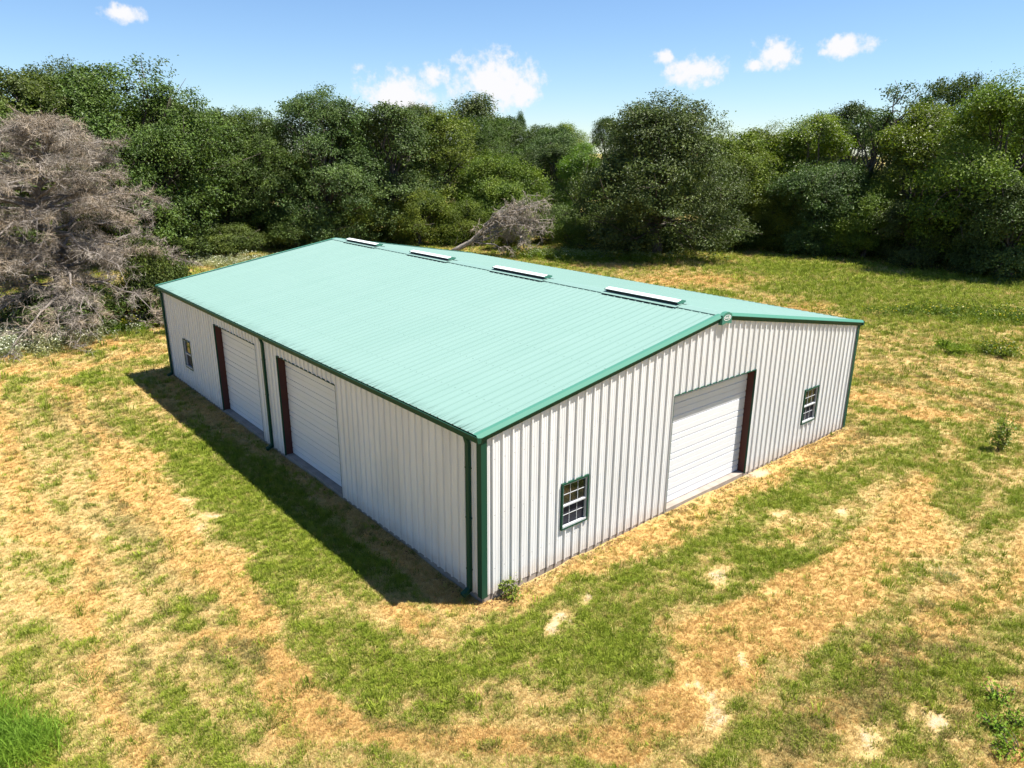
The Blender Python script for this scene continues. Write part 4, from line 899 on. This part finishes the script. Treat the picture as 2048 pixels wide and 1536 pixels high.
plant('shrub', 'little leafy bush at the foot of the near corner of the barn', 'shrub', (0.62, -0.30, gz(.62, -.3)), 0.50, 0.24, 9, 300, 0.075, M_LIME, seed=2)
plant('sapling', 'pale green lone sapling in the grass at right beyond the barn', 'sapling', (20.45, -4.88, gz(20.45, -4.88)), 1.3, 0.42, 10, 520, 0.10, M_LIME, seed=3)
plant('yellow_weed', 'yellow flowering weed at the edge of the dead tree brush', 'weed', (0.9, 35.9, gz(.9, 35.9)), 0.8, 0.5, 8, 320, 0.12, M_WEED, M_YELLOW, 260, seed=4)
plant('weed_clump', 'bright yellow-green weed clump in the right meadow, farther right', 'weed', (36.0, 0.0, gz(36, 0)), 0.7, 1.2, 22, 1500, 0.13, M_LIME, M_YELLOW, 110, seed=5, group='meadow weeds')
plant('weed_clump', 'low green weed clump in the right meadow, nearer the barn', 'weed', (34.8, 1.9, gz(34.8, 1.9)), 0.45, 1.1, 20, 1300, 0.13, M_WEED, None, 0, seed=6, group='meadow weeds')
LRW = [(5.9, -9.35, 0.42, 0.42, 'highest of the leafy weeds at the lower right edge'), (5.45, -9.75, 0.36, 0.34, 'leafy weed at the right edge, just below the highest one'),
       (5.0, -9.55, 0.30, 0.30, 'lone small leafy weed left of the cluster at lower right'), (4.75, -10.1, 0.40, 0.42, 'leafy weed nearest the bottom right corner'), (4.35, -9.9, 0.26, 0.30, 'small leafy weed left of the bottom right corner')]
for k, (x, y, h, r_, lab) in enumerate(LRW): plant('weed_clump', lab, 'weed', (x, y, gz(x, y)), h * 0.8, r_, 12, 130, 0.075, M_WEED, seed=20 + k, group='leafy weeds at lower right')
TUFTS = [(-5.62, -0.55, 'dark green grass tuft in the bare straw at lower left'), (-8.0, 3.05, 'grass tuft in the straw near the left edge'), (4.15, -6.35, 'round green tuft on the tan track at right'), (9.9, -6.9, 'pale weedy tuft on the tan ground at far right'),
         (-3.75, 7.2, 'dark tuft below the pale sand patches'), (-3.1, 6.6, 'long dark tuft between the sand patches and the shadow'), (-6.9, 1.9, 'spiky green tuft, leftmost in the foreground'), (-5.0, -0.1, 'bright green tuft right of the dark one at lower left')]
for k, (x, y, lab) in enumerate(TUFTS):
    rr_ = np.random.default_rng(300 + k); n_ = 150; a_ = rr_.normal(0, 0.16, (n_, 2)); A_ = np.stack([a_[:, 0] * (1.6 if k in (5, 7) else 1), a_[:, 1], np.zeros(n_)], 1)
    D_ = np.concatenate([a_ * 2.2 + rr_.normal(0, 0.25, (n_, 2)), np.full((n_, 1), 0.9)], 1)
    o = link('grass_tuft', ribbons('grass_tuft', A_, D_, rr_.uniform(0.10, 0.24, n_), rr_.uniform(0.004, 0.008, n_), 0.25, np.clip(rr_.normal(0.4, 0.25, n_), 0, 1), M_PALE if k == 3 else M_WEED, rr_))
    o.location = (x, y, gz(x, y)); tag(o, lab, 'grass tuft', 'green tufts in the yard')

def weed_mass(name, spots, label, cat, mat, flower, seed, h, size, per=60, ff=0.25):
    """tall weeds nobody could count: leaves and flower heads on a strip of ground"""
    r = np.random.default_rng(seed); P, T, Q = [], [], []
    for x, y, sx, sy, ang, n in spots:
        a = r.normal(0, 0.5, (n, 2)); c, s = math.cos(ang), math.sin(ang); px = x + a[:, 0] * sx * c - a[:, 1] * sy * s; py = y + a[:, 0] * sx * s + a[:, 1] * sy * c
        z = relief(px, py); hh = h * r.uniform(0.5, 1.15, n)
        u = r.random((n, per)); jx = r.normal(0, 0.16, (n, per)); jy = r.normal(0, 0.16, (n, per))
        pts = np.stack([px[:, None] + jx * (0.4 + u), py[:, None] + jy * (0.4 + u), z[:, None] + hh[:, None] * u], -1).reshape(-1, 3)
        P.append(pts); T.append(np.clip(np.repeat(r.normal(0.45, 0.18, n), per) + r.normal(0, 0.2, n * per), 0, 1))
        Q.append(pts[(u.ravel() > 0.78) & (r.random(n * per) < ff)])
    P, T, Q = np.concatenate(P), np.concatenate(T), np.concatenate(Q)
    o = link(name, leaf_mesh(name, P, np.tile([0, 0, 0.5], (len(P), 1)), size, T, mat, r, 0.4)); tag(o, label, cat, kind='stuff')
    if flower and len(Q):
        f = link('flowers', leaf_mesh('flowers', Q + np.array([0, 0, 0.06]), np.tile([0, 0, 1.0], (len(Q), 1)), size * 0.8, r.random(len(Q)), flower, r), o); f['kind'] = 'stuff'
weed_mass('flowering_weeds', [(-5.6, 35.0, 4.6, 2.4, -0.3, 300), (-2.8, 35.9, 3.0, 1.6, 0.1, 150), (4.0, 38.0, 2.2, 1.6, 0.0, 50)], 'white flowering weeds in front of the dead tree', 'weeds', M_PALE, M_FLOWER, 41, 0.95, 0.12, 70, 0.6)
weed_mass('tall_grass', [(-0.6, 36.2, 4.6, 1.6, 0.0, 260), (2.8, 37.0, 3.4, 1.6, 0.1, 190)], 'lush tall green grass along the brush at left', 'grass', M_WEED, None, 42, 0.5, 0.13, 40)
weed_mass('tall_weeds', [(43.3, 41.5, 5.5, 2.4, -0.8, 300), (47.2, 36.6, 6.5, 1.4, -0.75, 160)], 'green and pale tall weeds behind the roof by the great oak', 'weeds', M_WEED, M_PALE, 43, 0.9, 0.16, 45, 0.5)
weed_mass('pale_weeds', [(14.6, 58.0, 7.0, 3.0, -0.7, 240)], 'pale yellowish weeds beyond the far left roof corner', 'weeds', M_PALE, M_FLOWER, 44, 0.9, 0.16, 40, 0.3)
weed_mass('goldenrod', [(45.8, 5.4, 6.5, 1.3, -0.66, 150), (47.0, 2.2, 5.0, 1.6, -0.66, 120)], 'yellowish tall weeds in a strip across the right meadow', 'weeds', M_OLIVE, M_YELLOW, 45, 0.6, 0.15, 30, 0.12)
rr_ = np.random.default_rng(46); n_ = 5200; c_ = np.array([(-9.75, 2.9), (-9.6, 2.2), (-9.2, 1.7), (-9.9, 1.6)])[rr_.integers(0, 4, n_)]; q_ = c_ + rr_.normal(0, 0.26, (n_, 2))
A_ = np.concatenate([q_, relief(q_[:, 0], q_[:, 1])[:, None]], 1); D_ = np.concatenate([rr_.normal(0, 0.42, (n_, 2)), np.ones((n_, 1))], 1)
tag(link('tall_grass', ribbons('tall_grass', A_, D_, rr_.uniform(0.2, 0.55, n_), rr_.uniform(0.004, 0.009, n_), 0.22, np.clip(rr_.normal(0.5, 0.25, n_), 0, 1), M_WEED, rr_)), 'tall bright green grass at the lower left corner', 'grass', kind='stuff')

# ---- short mown grass: instanced tufts over the yard
def tuft(name, seed, nb, h, spread, lay):
    r = np.random.default_rng(seed); V, Fc = [], []
    for k in range(nb):
        th = r.uniform(0, 6.28); q = spread * math.sqrt(r.random()); b = np.array([math.cos(th) * q, math.sin(th) * q, -0.01])
        d = np.array([math.cos(th + r.normal(0, 0.8)), math.sin(th + r.normal(0, 0.8)), 0]) * lay * r.uniform(0.3, 1.3) * h; w = np.array([-math.sin(th), math.cos(th), 0]) * r.uniform(0.004, 0.009)
        hh = h * r.uniform(0.5, 1.2); i = len(V)
        V += [b - w, b + w, b + d * 0.5 + np.array([0, 0, hh * 0.75]) + w * 0.7, b + d * 0.5 + np.array([0, 0, hh * 0.75]) - w * 0.7, b + d * 1.2 + np.array([0, 0, hh])]
        Fc += [(i, i + 1, i + 2, i + 3), (i + 3, i + 2, i + 4)]
    return mesh_np(name, V, [j for f in Fc for j in f], M_GRASS, False, counts=[len(f) for f in Fc])
tuft_col = bpy.data.collections.new('grass_tufts')
for k, (nb, h, s, lay) in enumerate([(26, 0.060, 0.09, 0.7), (22, 0.085, 0.08, 0.6), (30, 0.040, 0.12, 1.3), (18, 0.11, 0.07, 0.5)]):
    tuft_col.objects.link(bpy.data.objects.new('tuft', tuft('tuft', 60 + k, nb, h, s, lay)))

r = np.random.default_rng(99)
NPT = 460000
ang0 = math.atan2(FW[1], FW[0]); th = ang0 + r.uniform(-0.82, 0.82, NPT)
d = 5.0 * (105.0 / 5.0) ** (r.random(NPT) ** 0.85)
px, py = CAM[0] + d * np.cos(th), CAM[1] + d * np.sin(th)
ok = ~((px > -0.06) & (px < W + 0.06) & (py > -0.06) & (py < L + 0.06)) & (d > 6.5)
px, py, d = px[ok], py[ok], d[ok]
tg, to, ts, td = cover(px, py)
n1 = fbm(px * 3.0, py * 3.0, 81, 3) - 0.5; n2 = fbm(px * 9, py * 9, 85, 2) - 0.5
bare = np.clip(ts * 1.3 + n1 * 0.8, 0, 1); ok = r.random(len(px)) > bare * 1.1
px, py, d, tg, to, ts, td, n1, n2 = (a[ok] for a in (px, py, d, tg, to, ts, td, n1, n2))
N = len(px); e = r.random(N)
green = np.clip((tg + n1 * 1.3 + n2 * 0.9 + r.normal(0, 0.30, N) - 0.30) / 0.55, 0, 1)[:, None]
olive = np.clip((td + n1 * 1.1 + r.normal(0, 0.2, N) - 0.38) / 0.35, 0, 1)[:, None]; orng = np.clip((to + n2 * 0.6 - 0.3) / 0.35, 0, 1)[:, None]
lerp = lambda a, b, t: np.array(a) * (1 - t) + np.array(b) * t
straw = lerp((0.48, 0.345, 0.135), (0.76, 0.585, 0.265), e[:, None]); rust = lerp((0.49, 0.315, 0.108), (0.70, 0.475, 0.19), e[:, None])
olv = lerp((0.15, 0.135, 0.04), (0.34, 0.275, 0.105), e[:, None]); grn = lerp((0.125, 0.18, 0.014), (0.30, 0.345, 0.040), r.random((N, 1)))
tone = straw * (1 - orng) + rust * orng; tone = tone * (1 - olive) + olv * olive; tone = tone * (1 - green) + grn * green
scl = 0.85 * (0.75 + 0.5 * r.random(N)) * (0.62 + 0.55 * green[:, 0] + 0.2 * olive[:, 0]) * np.clip(d / 22, 1.0, 3.2) * np.where(r.random(N) < 0.02, 1.7, 1.0)
gm = mesh_np('grass', np.stack([px, py, relief(px, py)], -1), np.zeros((0, 3), np.int32), None)
for an, ty, data in (('tone', 'FLOAT_COLOR', np.concatenate([tone, np.ones((N, 1))], 1)), ('scl', 'FLOAT', scl), ('spin', 'FLOAT', r.uniform(0, 6.283, N))):
    at = gm.attributes.new(an, ty, 'POINT'); at.data.foreach_set('color' if ty == 'FLOAT_COLOR' else 'value', data.astype(np.float32).ravel())
gm.materials.append(M_GRASS)
grass = link('grass', gm); tag(grass, 'short dry straw and green grass covering the yard and meadow', 'grass', kind='stuff')
ng = bpy.data.node_groups.new('grass_scatter', 'GeometryNodeTree')
ng.interface.new_socket('Geometry', in_out='INPUT', socket_type='NodeSocketGeometry'); ng.interface.new_socket('Geometry', in_out='OUTPUT', socket_type='NodeSocketGeometry')
gi, go = ng.nodes.new('NodeGroupInput'), ng.nodes.new('NodeGroupOutput'); iop = ng.nodes.new('GeometryNodeInstanceOnPoints'); ci = ng.nodes.new('GeometryNodeCollectionInfo')
ci.inputs['Collection'].default_value = tuft_col; ci.inputs['Separate Children'].default_value = True; ci.inputs['Reset Children'].default_value = True
iop.inputs['Pick Instance'].default_value = True
def named(an, ty):
    n = ng.nodes.new('GeometryNodeInputNamedAttribute'); n.data_type = ty; n.inputs['Name'].default_value = an
    return [o for o in n.outputs if o.enabled][0]
cx = ng.nodes.new('ShaderNodeCombineXYZ'); ng.links.new(named('spin', 'FLOAT'), cx.inputs[2])
e2r = ng.nodes.new('FunctionNodeEulerToRotation'); ng.links.new(cx.outputs[0], e2r.inputs[0])
ng.links.new(gi.outputs[0], iop.inputs['Points']); ng.links.new(ci.outputs[0], iop.inputs['Instance']); ng.links.new(e2r.outputs[0], iop.inputs['Rotation']); ng.links.new(named('scl', 'FLOAT'), iop.inputs['Scale'])
ng.links.new(iop.outputs[0], go.inputs[0])
md = grass.modifiers.new('scatter', 'NODES'); md.node_group = ng

# ---- dry leaf litter and clods blown against the foot of the walls
rr_ = np.random.default_rng(404); n_ = 2600
t_ = rr_.random(n_); gab = rr_.random(n_) < 0.55
lx = np.where(gab, t_ * (W + 0.6) - 0.3, -0.06 - np.abs(rr_.normal(0, 0.16, n_))); ly = np.where(gab, -0.06 - np.abs(rr_.normal(0, 0.16, n_)), t_ * L)
keep = fbm(lx * 0.9, ly * 0.9, 91, 2) > 0.42; lx, ly = lx[keep], ly[keep]
M_LITTER = mat_leaf('dry_leaf_litter', (0.07, 0.035, 0.018), (0.33, 0.20, 0.10), 0.1, 0.8, 0.1)
tag(link('leaf_litter', leaf_mesh('leaf_litter', np.stack([lx, ly, relief(lx, ly) + 0.012], -1), np.tile([0, 0, 1.5], (len(lx), 1)), 0.055, rr_.random(len(lx)), M_LITTER, rr_)), 'dry brown leaf litter along the foot of the barn walls', 'leaf litter', kind='stuff')
